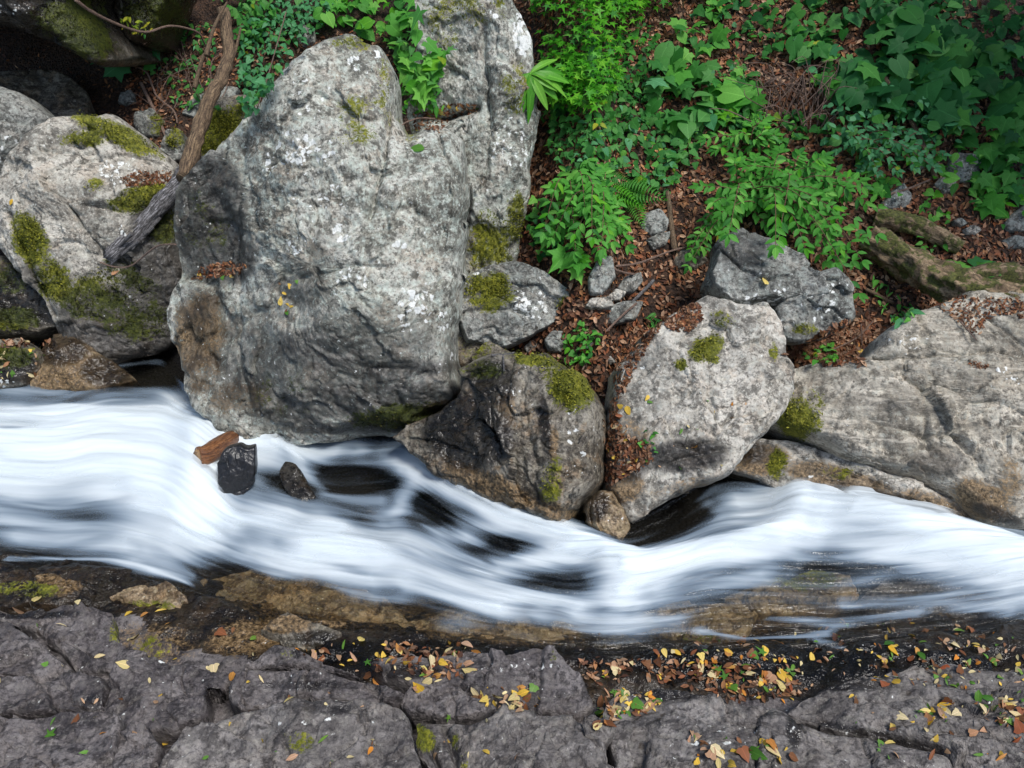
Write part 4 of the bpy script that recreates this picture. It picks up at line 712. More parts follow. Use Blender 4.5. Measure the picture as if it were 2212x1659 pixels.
# ------------------------------------------------------------------ leaf shapes (unit length along +Y)
def ribbed(profile, fold=.25, curl=.25, twist=0.0):
    V, F = [], []
    for k, (t, wd) in enumerate(profile):
        z = -curl*t*t; a = twist*t
        for s in (-1, 0, 1): V.append((s*wd*math.cos(a), t, z+abs(s)*wd*fold+s*wd*math.sin(a)))
    for k in range(len(profile)-1):
        a = k*3; b = a+3; F += [(a, a+1, b+1, b), (a+1, a+2, b+2, b+1)]
    V = np.array(V); F = np.array(F); return V, np.vstack([F[:, :3], F[:, [0, 2, 3]]])
def lobed(radii, curl=.25, n_per=1, cy=.38):
    """fan round a point on the midrib; radii given from base round the left side to the tip"""
    m = len(radii); ang = np.linspace(-math.pi, 0, m); pts = []
    for a, r in zip(ang, radii): pts.append((r*math.sin(a), r*math.cos(a)))
    right = [(-x, y) for x, y in pts[::-1]][1:-1]
    P = np.array(pts+right); P[:, 1] += cy
    z = -curl*((P[:, 0])**2+(P[:, 1]-cy)**2)+.10*np.abs(P[:, 0])
    V = np.vstack([[0, cy, .0], np.hstack([P, z[:, None]])]); k = len(P)
    F = np.array([(0, 1+(i+1) % k, 1+i) for i in range(k)]); return V, F
SH = {
    'ellip': ribbed([(0, .01), (.2, .17), (.5, .23), (.8, .13), (1, .005)]),
    'ellip2': ribbed([(0, .01), (.25, .20), (.55, .22), (.8, .14), (1, .005)], .4, .5, .5),
    'narrow': ribbed([(0, .01), (.3, .11), (.6, .12), (.85, .06), (1, .003)], .3, .3, .3),
    'ovate': ribbed([(0, .02), (.12, .24), (.35, .31), (.65, .22), (.85, .10), (1, .004)], .18, .25),
    'round': ribbed([(0, .02), (.1, .28), (.35, .40), (.65, .38), (.88, .2), (1, .02)], .12, .15),
    'strap': ribbed([(0, .03), (.2, .09), (.5, .13), (.75, .10), (.92, .05), (1, .005)], .3, .55),
    'heart': lobed([.18, .40, .45, .44, .45, .44, .46, .52, .66], .4),
    'lobe5': lobed([.14, .34, .36, .50, .34, .36, .58, .36, .40, .42, .66], .45),
    'lobe3': lobed([.20, .30, .38, .46, .32, .36, .44, .64], .3),
    'star': lobed([.14, .22, .40, .18, .22, .50, .20, .24, .62], .25),
    'grape': lobed([.12, .36, .44, .38, .52, .40, .36, .44, .58, .44, .38, .46, .50, .66], .5),
}
def fern_shape():
    V, F = [], []; k = 0
    for i in range(15):
        t = .06+i/15*.9; L = .30*math.sin(math.pi*min(1, t*.9+.15))*(1-t*.35); z = -.35*t*t
        for s in (-1, 1):
            V += [(0, t, z), (s*L*.5, t+.06, z+.02), (s*L, t+.10, z-.03), (s*L*.5, t+.005, z+.02)]; F += [(k, k+1, k+2), (k, k+2, k+3)]; k += 4
    V += [(-.008, 0, 0), (.008, 0, 0), (0, 1, -.35)]; F.append((k, k+1, k+2)); return np.array(V), np.array(F)
SH['fern'] = fern_shape()
_lm = {}
def leaf_mesh(shape, mat):
    key = (shape, mat.name)
    if key not in _lm: _lm[key] = make_mesh('leaf', SH[shape][0], SH[shape][1], mat, True)
    return _lm[key]
def scatter(bag, shape, pos, xyz, size, color):
    V, F = SH[shape]; x, y, z = xyz; bag.add(pos+size*(V[:, :1]*x+V[:, 1:2]*y+V[:, 2:3]*z), F, None, np.repeat(np.asarray(color)[None], len(V), 0))
# ------------------------------------------------------------------ brown leaf litter (uncountable)
BROWNS = np.array([(.20, .085, .042), (.13, .052, .027), (.28, .14, .08), (.09, .036, .02), (.38, .235, .15), (.23, .08, .035), (.17, .095, .06), (.33, .155, .07)])
M_LIT = leaf_material('litter', 0, 0, 0, trans=.10, rough=.65, spec=.25, use_tint=True)
M_FALL = {
    'yellow': leaf_material('yellow_leaf', (.62, .36, .03), (.75, .50, .08), (.72, .58, .20), .2, .45, spots=.6), 'cream': leaf_material('cream_leaf', (.66, .52, .26), (.72, .60, .36), (.62, .50, .20), .2, .5, spots=.4),
    'orange': leaf_material('orange_leaf', (.48, .20, .05), (.56, .30, .08), (.42, .15, .05), .2, .45, spots=.5), 'tan': leaf_material('tan_leaf', (.46, .25, .14), (.56, .36, .24), (.40, .20, .10), .15, .55, spots=.4),
    'brown': leaf_material('brown_leaf', (.13, .05, .022), (.20, .09, .04), (.26, .07, .03), .1, .55), 'green': leaf_material('green_fallen_leaf', (.06, .19, .03), (.13, .28, .04), (.20, .32, .06), .3, .4)}
def quick_leaves(P, Nn, size, cols, lift):
    """vectorised folded leaves: 6 vertices, 4 triangles"""
    n = len(P); z = Nn+RNG.normal(size=(n, 3))*.45; z /= np.linalg.norm(z, axis=1)[:, None]
    y = RNG.normal(size=(n, 3)); y -= (y*z).sum(1)[:, None]*z; y /= np.linalg.norm(y, axis=1)[:, None]; x = np.cross(y, z)
    T = np.array([(0, -.5, 0), (-.22, -.1, .06), (-.16, .25, .05), (0, .5, -.05), (.18, .2, .07), (.2, -.12, .05)])
    TF = np.array([(0, 1, 2), (0, 2, 3), (0, 3, 4), (0, 4, 5)])
    cur = RNG.uniform(.2, 2.2, n)
    V = P[:, None]+size[:, None, None]*(T[None, :, :1]*x[:, None]+T[None, :, 1:2]*y[:, None]+(T[None, :, 2:]*cur[:, None, None]+lift)*z[:, None])
    F = (np.arange(n)[:, None, None]*6+TF[None]).reshape(-1, 3)
    C = np.repeat(cols[:, None], 6, 1)
    return V.reshape(-1, 3), F, C.reshape(-1, 3)
def litter():
    bag = Bag(); n = 95000
    u = RNG.random(n); x = np.where(u < .70, RNG.uniform(-.6, 4.2, n), np.where(u < .88, RNG.uniform(-4.2, -1.2, n), RNG.uniform(-7.5, 7.5, n))); y = RNG.uniform(4.2, 9.6, n); m = (y-np.interp(x, _yx, _yy) > .2); x, y = x[m], y[m]
    P0 = np.stack([x, y, hill_z(x, y)], -1); pu, pv = proj(P0); m = (pu > -700) & (pu < 2900) & (pv > -300) & (pv < 1300); P0 = P0[m]
    dens = fbm(P0*np.array([1.3, 1.3, 0])+3, 3); keep = RNG.random(len(P0)) < .75+dens*.8; P0 = P0[keep]
    e = .03; gx = (hill_z(P0[:, 0]+e, P0[:, 1])-hill_z(P0[:, 0]-e, P0[:, 1]))/(2*e); gy = (hill_z(P0[:, 0], P0[:, 1]+e)-hill_z(P0[:, 0], P0[:, 1]-e))/(2*e)
    Nn = np.stack([-gx, -gy, np.ones(len(P0))], -1); Nn /= np.linalg.norm(Nn, axis=1)[:, None]
    cols = BROWNS[RNG.integers(0, len(BROWNS), len(P0))]*RNG.uniform(.65, 1.45, (len(P0), 1))
    V, F, C = quick_leaves(P0, Nn, RNG.uniform(.025, .075, len(P0)), cols, .25); bag.add(V, F, None, C)
    # pockets of litter on the rocks
    for poly, k, sz in [([(410, 605), (440, 575), (500, 565), (530, 575), (520, 592), (470, 600)], 260, .032), ([(1300, 880), (1330, 860), (1345, 940), (1400, 960), (1410, 1000), (1350, 1030), (1310, 1060), (1302, 960)], 700, .04), ([(1430, 690), (1460, 665), (1510, 655), (1520, 690), (1490, 715), (1445, 715)], 420, .035),
                        ([(1690, 770), (1740, 735), (1830, 690), (1900, 690), (1900, 720), (1860, 760), (1870, 790), (1780, 790)], 900, .045), ([(2000, 650), (2090, 640), (2212, 650), (2212, 690), (2150, 680), (2110, 730), (2060, 690)], 420, .03), ([(890, 250), (960, 225), (1030, 225), (1035, 245), (980, 255), (950, 285), (900, 280)], 260, .035),
                        ([(260, 385), (300, 372), (375, 370), (390, 385), (340, 400), (270, 405)], 300, .035), ([(1310, 800), (1400, 700), (1440, 690), (1380, 780), (1340, 860)], 400, .04), ([(2090, 780), (2140, 790), (2130, 800), (2095, 795)], 60, .02), ([(0, 740), (100, 720), (110, 745), (0, 750)], 60, .05), ([(820, 1390), (1000, 1400), (1000, 1470), (800, 1450)], 120, .04), ([(1250, 1420), (1700, 1440), (1750, 1500), (1600, 1520), (1400, 1470), (1260, 1480)], 220, .04)]:
        q = poly_samples(poly, k); P, Nn = zip(*[hit(a, b) for a, b in q]); P = np.array(P); Nn = np.array(Nn)
        cols = BROWNS[RNG.integers(0, len(BROWNS), k)]*RNG.uniform(.5, 1.3, (k, 1))
        V, F, C = quick_leaves(P+np.array([0, 0, .004]), Nn, RNG.uniform(.5, 1.4, k)*sz, cols, .2); bag.add(V, F, None, C)
    me = bag.mesh('leaf_litter', M_LIT, tint=True); tag(link('leaf_litter', me), 'brown leaf litter covering the soil bank and rock pockets', 'leaf litter', kind='stuff')
litter()
# ------------------------------------------------------------------ raised moss cushions (uncountable little shoots)
def moss_tufts():
    for (o, base, W, _, ms, wt, Nn, child) in MOSSY:
        if child: continue
        w_ = np.clip(ms-.45, 0, 1)*sstep(-.30, .12, fbm(W*5.0, 4, .65)); tot = w_.sum()
        pu, pv = proj(W); w_ = w_*((pu > -40) & (pu < 2260) & (pv > -40) & (pv < 1700)); tot = w_.sum()
        if tot < 4: continue
        n = int(min(9000, tot*2.6)); idx = RNG.choice(len(W), n, p=w_/tot); P = W[idx]+RNG.normal(size=(n, 3))*.012
        wet_ = np.clip(wt[idx], 0, 1)[:, None]; c = np.array([(.05, .06, .004), (.12, .13, .010), (.26, .25, .025)])[RNG.integers(0, 3, n)]*RNG.uniform(.6, 1.3, (n, 1))*(1-.85*wet_)
        nn = np.repeat((Nn*.6+UP*.7)[None], n, 0); nn = nn+RNG.normal(size=(n, 3))*.9; nn /= np.linalg.norm(nn, axis=1)[:, None]
        V, F, C = quick_leaves(P+(Nn*.5+UP*.5)*.006, nn, RNG.uniform(.010, .026, n), c, .1); bag = Bag(); bag.add(V, F, None, C)
        tag(link('moss', bag.mesh('moss', M_LIT, base, tint=True), o), kind='stuff')
moss_tufts()
# ------------------------------------------------------------------ fallen leaves on the near bank
ZONES = [  # polygon, count, palette weights (yellow, cream, orange, tan, brown, green), mean size, where
    ([(630, 1385), (700, 1395), (960, 1380), (1040, 1400), (1040, 1440), (960, 1480), (850, 1490), (780, 1460), (640, 1420)], 62, (5, 3, 3, 4, 2, 2), .052, 'in the dark crevice beside the middle slabs'),
    ([(1020, 1490), (1080, 1480), (1175, 1490), (1170, 1530), (1090, 1550), (1030, 1520)], 44, (4, 2, 3, 4, 1, 3), .05, 'heaped in the dip of the middle slab'),
    ([(1285, 1560), (1300, 1500), (1340, 1488), (1400, 1500), (1430, 1515), (1390, 1540), (1340, 1550), (1300, 1580)], 100, (4, 3, 3, 7, 2, 4), .042, 'heaped in the corner between two slabs'),
    ([(1450, 1400), (1560, 1380), (1700, 1390), (1760, 1480), (1700, 1520), (1600, 1500), (1480, 1450)], 130, (4, 2, 4, 4, 3, 4), .045, 'on the black wet rock at the water edge'),
    ([(1700, 1370), (1850, 1330), (2000, 1340), (2212, 1380), (2230, 1470), (2050, 1490), (1880, 1480), (1760, 1440)], 200, (3, 3, 3, 5, 4, 5), .038, 'on the black wet rock at the water edge'),
    ([(0, 1280), (300, 1290), (640, 1390), (640, 1650), (0, 1650)], 46, (3, 3, 2, 3, 1, 4), .042, 'on the bare purple-grey slabs'),
    ([(1780, 1490), (2230, 1480), (2230, 1650), (1900, 1650)], 46, (2, 2, 2, 4, 2, 4), .042, 'on the pale banded slab'),
    ([(2110, 1500), (2170, 1500), (2225, 1540), (2220, 1580), (2130, 1560)], 44, (2, 3, 1, 4, 2, 4), .05, 'heaped in the hollow of the banded slab'),
    ([(1990, 1520), (2080, 1530), (2060, 1560), (1980, 1550)], 14, (4, 2, 1, 2, 0, 3), .05, 'on the pale banded slab'),
    ([(1480, 1580), (1700, 1590), (1720, 1655), (1500, 1655)], 34, (4, 2, 2, 5, 1, 2), .055, 'on the broad slab'),
    ([(640, 1480), (1250, 1480), (1250, 1650), (640, 1650)], 22, (2, 2, 2, 2, 1, 3), .038, 'on the bare middle slabs'),
    ([(1330, 1420), (1460, 1400), (1460, 1470), (1280, 1470)], 30, (2, 1, 3, 3, 3, 3), .045, 'on the black wet rock at the water edge'),
    ([(1310, 890), (1345, 870), (1360, 960), (1400, 1000), (1340, 1030), (1310, 980)], 24, (3, 2, 4, 3, 2, 2), .05, 'in the gap beside the pale boulder'),
    ([(1360, 850), (1620, 850), (1560, 1010), (1420, 1010)], 16, (3, 2, 1, 2, 0, 3), .04, 'on the smooth pale boulder'),
    ([(0, 730), (110, 720), (120, 800), (0, 830)], 26, (2, 3, 2, 4, 1, 2), .05, 'on the stones at the pool edge'),
    ([(590, 600), (650, 600), (640, 690), (600, 690)], 9, (3, 1, 2, 1, 1, 3), .045, 'on the wet face of the huge boulder'),
    ([(920, 225), (1030, 215), (1035, 250), (930, 262)], 14, (4, 3, 2, 2, 1, 1), .055, 'in the notch above the huge boulder'),
    ([(400, 605), (440, 590), (520, 590), (500, 602)], 12, (2, 2, 2, 3, 1, 2), .035, 'on the ledge of the huge boulder'),
    ([(1700, 760), (1800, 740), (1870, 700), (1860, 760)], 12, (4, 1, 3, 2, 1, 2), .045, 'in the leaf pocket of the massive boulder'),
]
EXPL = [(295, 1377, 'cream', .075), (277, 1328, 'yellow', .06), (311, 1330, 'orange', .055), (265, 1435, 'cream', .07), (625, 1515, 'cream', .06), (815, 1466, 'orange', .085), (1650, 1409, 'yellow', .07), (1278, 1466, 'tan', .075), (1650, 608, 'yellow', .10), (780, 1383, 'yellow', .07), (930, 1433, 'cream', .08), (1015, 1450, 'cream', .085), (82, 1295, 'cream', .08), (40, 1315, 'tan', .07), (1030, 1410, 'orange', .07), (860, 1400, 'orange', .06), (1640, 1630, 'green', .09), (1358, 888, 'yellow', .07), (250, 590, 'tan', .07), (25, 437, 'yellow', .06), (898, 324, 'green', .12), (608, 650, 'yellow', .07), (620, 676, 'green', .06), (1460, 1410, 'yellow', .06), (143, 1437, 'cream', .045)]
def fallen():
    names = ['yellow', 'cream', 'orange', 'tan', 'brown', 'green']; items = []
    for px, py, cn, s in EXPL: items.append((px, py, cn, s, 'ovate' if s > .065 else 'ellip', 'lying singly on bare rock'))
    for poly, k, wts, sz, where in ZONES:
        wts = np.array(wts, float)*np.array([1.1, 1.2, .55, 1.0, 1.9, .9]); wts /= wts.sum()
        for a, b in poly_samples(poly, k):
            cn = names[RNG.choice(6, p=wts)]; s = min(.075, sz*.86*RNG.lognormal(0, .40))
            sh = RNG.choice(['ellip', 'ellip2', 'ovate', 'narrow', 'lobe3']) if cn != 'green' else RNG.choice(['star', 'ellip', 'lobe3', 'narrow', 'ellip2'])
            items.append((a, b, cn, s, sh, where))
    items = [items[i] for i in np.argsort([-(it[3]*(2 if it[5] == 'lying singly on bare rock' else 1)*(1 if it[1] > 1200 else .7)) for it in items])]
    bag = Bag(); RGB = {'yellow': (.72, .48, .08), 'cream': (.68, .56, .30), 'orange': (.58, .22, .03), 'tan': (.5, .31, .19), 'brown': (.18, .08, .035), 'green': (.11, .25, .04)}
    for k, (a, b, cn, s, sh, where) in enumerate(items):
        p, n = hit(a, b); n = n+rdir()*.35; x, y, z = frame(n, rdir()); p = p+n/np.linalg.norm(n)*(.008+.10*s)
        if k < 300:
            o = bpy.data.objects.new('fallen_leaf', leaf_mesh(sh, M_FALL[cn])); COL.objects.link(o); o.matrix_world = mat4(p-y*s*.5, x, y, z, s)
            szw = 'large' if s > .065 else 'small' if s < .042 else 'mid-sized'; shw = {'ellip': 'oval', 'ellip2': 'curled oval', 'ovate': 'egg-shaped', 'narrow': 'narrow', 'lobe3': 'three-lobed', 'star': 'star-shaped'}[sh]
            tag(o, f'{szw} {shw} {cn} fallen leaf {where}', 'leaf', 'fallen leaves on the rocks')
        else: scatter(bag, sh, p-y*s*.5, (x, y, z), s, np.array(RGB[cn])*RNG.uniform(.7, 1.15))
    tag(link('fallen_leaf_scatter', bag.mesh('fallen_leaf_scatter', M_LIT, tint=True)), 'smaller fallen leaves strewn over the wet rocks', 'leaves', kind='stuff')
fallen()
# ------------------------------------------------------------------ logs, branches, sticks
M_BARK = bark_material('bark', (.035, .022, .013), (.13, .085, .05), (.30, .21, .12)); M_DEAD = bark_material('grey_dead_wood', (.02, .018, .018), (.11, .105, .107), (.40, .39, .41), scale=1.6)
M_MLOG = bark_material('mossy_bark', (.07, .045, .025), (.22, .15, .085), (.38, .28, .17), moss=.62, scale=.8); M_TWIG = bark_material('twig_bark', (.08, .045, .032), (.22, .14, .105), (.40, .29, .23))
M_BLACK = bark_material('soaked_black_wood', (.006, .006, .007), (.018, .018, .020), (.05, .05, .055), rough=.3); M_WETLOG = bark_material('soaked_brown_wood', (.06, .02, .008), (.19, .075, .028), (.36, .17, .07), rough=.35)
def span(pts, l0=.03, l1=.03, arch=0.0):
    """px polyline between the surfaces its two ends touch"""
    pts = np.asarray(pts, float); a, _ = hit(*pts[0]); b, _ = hit(*pts[-1]); da = np.linalg.norm(a-CAMP)-l0; db = np.linalg.norm(b-CAMP)-l1
    s = np.concatenate([[0], np.cumsum(np.linalg.norm(np.diff(pts, axis=0), axis=1))]); s /= s[-1]
    d = rays(pts[:, 0], pts[:, 1]); d /= np.linalg.norm(d, axis=1)[:, None]
    return CAMP+d*(da+(db-da)*s-arch*np.sin(np.pi*s))[:, None]
def branch(name, P, r0, r1, mat, label=None, cat='branch', group=None, sides=9, rough=.2, n=None, parent=None, seed=0, jag=0):
    L = smooth_line(P, n or max(10, int(6*len(P)))); R = np.linspace(r0, r1, len(L)); V, F, uv = tube_arrays(L, R, sides, rough, seed)
    if jag:
        e = np.arange(len(L)*sides) >= (len(L)-1)*sides; T = L[-1]-L[-2]; T /= np.linalg.norm(T)
        idx = np.where(e)[0]; V[idx] += T*(RNG.random(len(idx))*jag)[:, None]; V[-1] -= T*jag*.3
        e2 = np.arange(sides); V[e2] -= (L[1]-L[0])/np.linalg.norm(L[1]-L[0])*(RNG.random(sides)*jag*.4)[:, None]
    base = L[0]; me = make_mesh(name, V-base, F, mat, True, None, None, uv); o = link(name, me, parent, base if parent is None else base-np.array(parent.location))
    if parent is None: tag(o, label, cat, group)
    return o
DB = at_y(np.array([482., 494, 478, 452, 432, 415, 400]), np.array([20., 115, 170, 215, 275, 330, 385]), np.array([8.0, 7.7, 7.4, 7.15, 6.95, 6.75, 6.5]))
t = empty('dead_branch', DB[-1]); tag(t, 'thick crooked dead branch with peeling bark leaning into the gully', 'branch')
branch('trunk', DB, .045, .062, M_BARK, parent=t, sides=14, rough=.35, n=60, seed=1)
for pts in ([(445, 120), (462, 60), (490, 5)], [(420, 190), (440, 120), (456, 126)], [(478, 170), (505, 120), (520, 60)]): branch('side_branch', at_y(np.array([p[0] for p in pts], float), np.array([p[1] for p in pts], float), np.array([7.5, 7.7, 7.9])), .02, .009, M_BARK, parent=t, seed=3)
LG = span([(362, 424), (330, 462), (290, 505), (240, 550)], .09, .07); LG = np.vstack([LG[:1]+(LG[0]-LG[-1])*.42, LG[:1]+(LG[0]-LG[-1])*.2, LG])
t = empty('driftwood_log', LG[-1]); tag(t, 'weathered grey splintered log lying across the mossy boulder', 'log')
branch('trunk', LG, .085, .060, M_DEAD, parent=t, sides=16, rough=.30, n=50, seed=2, jag=.10)
for k, (a, b) in enumerate([((318, 500), (266, 545)), ((330, 490), (285, 540)), ((300, 520), (250, 562)), ((345, 470), (300, 525)), ((285, 505), (236, 552))]):
    pa, pb = span([a, b], .10, .05); branch('splinter', [pa, (pa+pb)/2, pb], .020, .003, M_DEAD, parent=t, sides=6, seed=k)
def one(name, pts, r0, r1, mat, label, l0=.03, l1=.03, arch=0, cat='stick', **kw): return branch(name, span(pts, l0, l1, arch), r0, r1, mat, label, cat, **kw)
one('twig', [(163, 0), (196, 24), (239, 46), (285, 64), (320, 69), (369, 56), (424, 68), (440, 90), (456, 128)], .014, .008, M_TWIG, 'long wavy bare twig hanging in front of the dark mossy boulder', .5, .1, .1)
one('twig', [(179, 8), (196, 33), (215, 71), (239, 114), (261, 133), (312, 152), (329, 185), (340, 209), (375, 239), (383, 266)], .011, .008, M_TWIG, 'thin bending twig hanging from the overhanging boulder', .25, .06, .05)
one('stick', [(304, 179), (331, 234), (361, 299), (394, 364)], .018, .016, M_TWIG, 'straight brown stick leaning beside the mossy boulder', .08, .12, 0)
one('twig', [(217, 567), (250, 577), (285, 573), (337, 533), (380, 528)], .007, .006, M_TWIG, 'thin curved twig on the mossy boulder below the grey log')
one('stick', [(1268, 752), (1310, 715), (1350, 670), (1412, 606)], .010, .014, M_DEAD, 'long diagonal grey stick across the gully stones', .06, .05)
one('stick', [(1258, 800), (1290, 740), (1335, 690), (1375, 655)], .006, .009, M_TWIG, 'thin diagonal stick under the long grey stick', .05, .05)
one('stick', [(1442, 418), (1448, 470), (1456, 536)], .018, .026, M_BARK, 'upright broken brown stick beside the pale stone', .10, .03, jag=.06)
one('stick', [(1330, 575), (1380, 568), (1450, 542), (1500, 530)], .009, .007, M_TWIG, 'dark crooked stick lying above the gully stones', .04, .04)
one('stick', [(1290, 565), (1345, 588), (1370, 592)], .010, .008, M_TWIG, 'short brown stick beside the upright grey stone')
one('stick', [(1905, 160), (1940, 215), (1972, 268), (1998, 325), (2022, 388)], .018, .022, M_BARK, 'long pale stick leaning through the big dark leaves', .25, .04)
one('stick', [(1870, 625), (1900, 640), (1930, 655)], .016, .012, M_BARK, 'short flat stick tucked under the big mossy log')
one('stick', [(1860, 700), (1862, 745)], .006, .004, M_TWIG, 'thin twig standing in the leaf pocket', .12, .02)
one('stick', [(1800, 755), (1850, 730), (1885, 695)], .006, .005, M_TWIG, 'long thin twig lying in the leaf pocket')
one('stick', [(2070, 690), (2110, 735)], .004, .004, M_TWIG, 'needle-thin twig on the massive boulder')
one('stick', [(1920, 420), (1960, 408), (2010, 388)], .010, .007, M_TWIG, 'bare twig above the pointed pale stone', .06, .06)
one('stick', [(1062, 768), (1090, 766), (1112, 762)], .009, .007, M_DEAD, 'short black twig lying on the dark-streaked boulder')
one('stick', [(1087, 768), (1089, 802)], .006, .005, M_DEAD, 'stub twig hanging from the short black twig')
one('vine_stem', [(941, 257), (915, 255), (894, 258), (867, 272), (855, 305), (843, 353), (831, 433), (829, 493)], .007, .003, M_TWIG, 'pale bare vine stem curling down the huge boulder', .06, .02, .03, cat='vine')
one('vine_stem', [(620, 20), (600, 90), (580, 160), (555, 235)], .006, .004, M_TWIG, 'straight pale vine stem through the ivy left of the boulder', .2, .15, cat='vine')
# mossy logs of the right bank
P = span([(1880, 520), (1950, 560), (2030, 605), (2110, 640), (2230, 680), (2330, 720)], .10, .10)
t = empty('mossy_log', P[0]); tag(t, 'big mossy fallen log lying above the massive pale boulder', 'log')
branch('trunk', P, .10, .15, M_MLOG, parent=t, sides=36, rough=.48, n=120, seed=5)
branch('root', span([(2080, 600), (2150, 590), (2240, 600)], .10, .06), .06, .09, M_MLOG, parent=t, sides=14, rough=.35, n=30, seed=6)
P = span([(1890, 466), (1950, 480), (2010, 500), (2075, 535)], .06, .08)
branch('log', P, .07, .055, M_MLOG, 'shorter mossy log just above the big mossy log', 'log', sides=24, rough=.48, n=60, seed=7)
# wreck of a log in the white water
P = at_z(np.array([508., 480, 446, 430]), np.array([945., 962, 985, 990]), np.array([.07, .16, .20, .21]))
t = empty('log_stub', P[0]); tag(t, 'wet brown log stub jutting from the white water', 'log')
branch('trunk', P, .066, .078, M_WETLOG, parent=t, sides=16, rough=.10, n=30, seed=8)
c = P[-1]; d = P[-1]-P[-2]; d /= np.linalg.norm(d); ring = smooth_line(np.array([c, c+d*.012]), 3)
branch('end_grain', ring, .066, .060, bark_material('end_grain', (.05, .025, .01), (.33, .18, .07), (.50, .32, .15), rough=.5), parent=t, sides=16, rough=.2, n=3, seed=9)
rock('broken_stump', [(470, 1000), (492, 968), (520, 960), (532, 968), (552, 962), (554, 1000), (550, 1042), (530, 1068), (500, 1082), (478, 1074), (468, 1040)], at_z(505., 1080., -.02), 22, M_BLACK, 'black jagged slab of soaked wood standing in the white water', 'stump', yaw=14, front=.07, back=.10, edge=.04, n=150, rings=30, seed=95, fac=.02, fscale=3, wob=.025, amp=.012)
# ================================================================== plants
def G(n, *a, **k): return leaf_material(n, *a, **k)
ML = {
    'bright': G('bright_green_leaf', (.065, .27, .035), (.105, .37, .05), (.19, .48, .08), .40), 'maple': G('fresh_maple_leaf', (.050, .26, .010), (.090, .36, .016), (.17, .46, .03), .42),
    'ivy': G('blue_green_leaf', (.040, .18, .065), (.07, .26, .10), (.12, .33, .15), .30), 'mid': G('mid_green_leaf', (.025, .14, .020), (.045, .21, .035), (.09, .29, .05), .38),
    'vine': G('vine_leaf', (.032, .16, .030), (.06, .24, .05), (.11, .31, .075), .38, spots=.25), 'dark': G('dark_green_leaf', (.010, .075, .016), (.02, .12, .03), (.045, .19, .05), .34),
    'yellowish': G('yellow_green_leaf', (.16, .28, .02), (.30, .36, .03), (.50, .44, .04), .35), 'strap': G('strap_leaf', (.06, .25, .02), (.10, .33, .03), (.18, .42, .05), .3, .4), 'grass': G('grass_blade', (.03, .14, .02), (.05, .20, .03), (.14, .26, .04), .3),
}
def solid_mat(name, col, rough=.7):
    N = NT(name); tc = N.n('ShaderNodeTexCoord'); n = N.noise(tc.outputs['Object'], 25, 3, .6); b = N.n('ShaderNodeBsdfPrincipled', i_Base_Color=N.mix(n, tuple(c*.5 for c in col), tuple(c*1.4 for c in col)), i_Roughness=rough); N.t.links.new(b.outputs[0], N.out.inputs[0]); return N.m
M_STEM = solid_mat('green_stem', (.07, .11, .03)); M_RSTEM = solid_mat('reddish_stem', (.13, .065, .035)); M_GT = {}
class Plant:
    def __init__(s, name, label, cat, mat, stem_mat=None, group=None, cap=280):
        s.name, s.label, s.cat, s.mat, s.sm, s.group, s.cap = name, label, cat, mat, stem_mat or M_STEM, group, cap; s.leaves = []; s.stems = Bag(); s.ns = 0; s.own = []
    def leaf(s, shape, pos, d, nrm, size): s.leaves.append((shape, np.asarray(pos), frame(np.asarray(nrm), np.asarray(d)), size))
    def stem(s, P, r0, r1, sides=4):
        V, F, U = tube_arrays(P, np.linspace(r0, r1, len(P)), sides); s.stems.add(V, F, U); s.ns += 1
    def own_stem(s, P, r0, r1): s.own.append(tube_arrays(P, np.linspace(r0, r1, len(P)), 5))
    def done(s):
        base = np.mean([l[1] for l in s.leaves], 0); base = s.base if hasattr(s, 'base') else base
        root = empty(s.name, base); tag(root, s.label, s.cat, s.group)
        if s.ns: tag(link('stems', s.stems.mesh('stems', s.sm, base), root), kind='stuff')
        for V, F, U in s.own: link('stem', make_mesh('stem', V-base, F, s.sm, True, None, None, U), root)
        order = sorted(s.leaves, key=lambda l: -l[3]/np.linalg.norm(l[1]-CAMP)*(.35+abs(l[2][2]@tocam(l[1]))))
        alt = {'bright': ['mid', 'vine', 'maple'], 'maple': ['bright', 'mid'], 'ivy': ['mid', 'vine'], 'mid': ['vine', 'dark', 'bright'], 'vine': ['bright', 'mid', 'ivy'], 'dark': ['mid', 'vine']}.get(s.mat, [s.mat])
        for sh, p, (x, y, z), sz in order[:s.cap]:
            u_ = RNG.random(); mname = s.mat if u_ < .72 else ('yellowish' if u_ > .993 and sz < .13 else alt[RNG.integers(len(alt))])
            o = bpy.data.objects.new('frond' if sh == 'fern' else 'leaf', leaf_mesh(sh, ML[mname])); COL.objects.link(o); o.parent = root; o.matrix_basis = mat4(p-base, x*RNG.uniform(.8, 1.15), y, z*RNG.uniform(.6, 1.7), sz)
        if len(order) > s.cap:
            bag = Bag()
            for sh, p, f, sz in order[s.cap:]: scatter(bag, sh, p, f, sz, (0, 0, 0))
            tag(link('foliage', bag.mesh('foliage', ML[s.mat], base), root), kind='stuff')
        return root
def face(p, up=.6, cam_=.5, rnd=.45): return UP*up+tocam(p)*cam_+rdir()*rnd
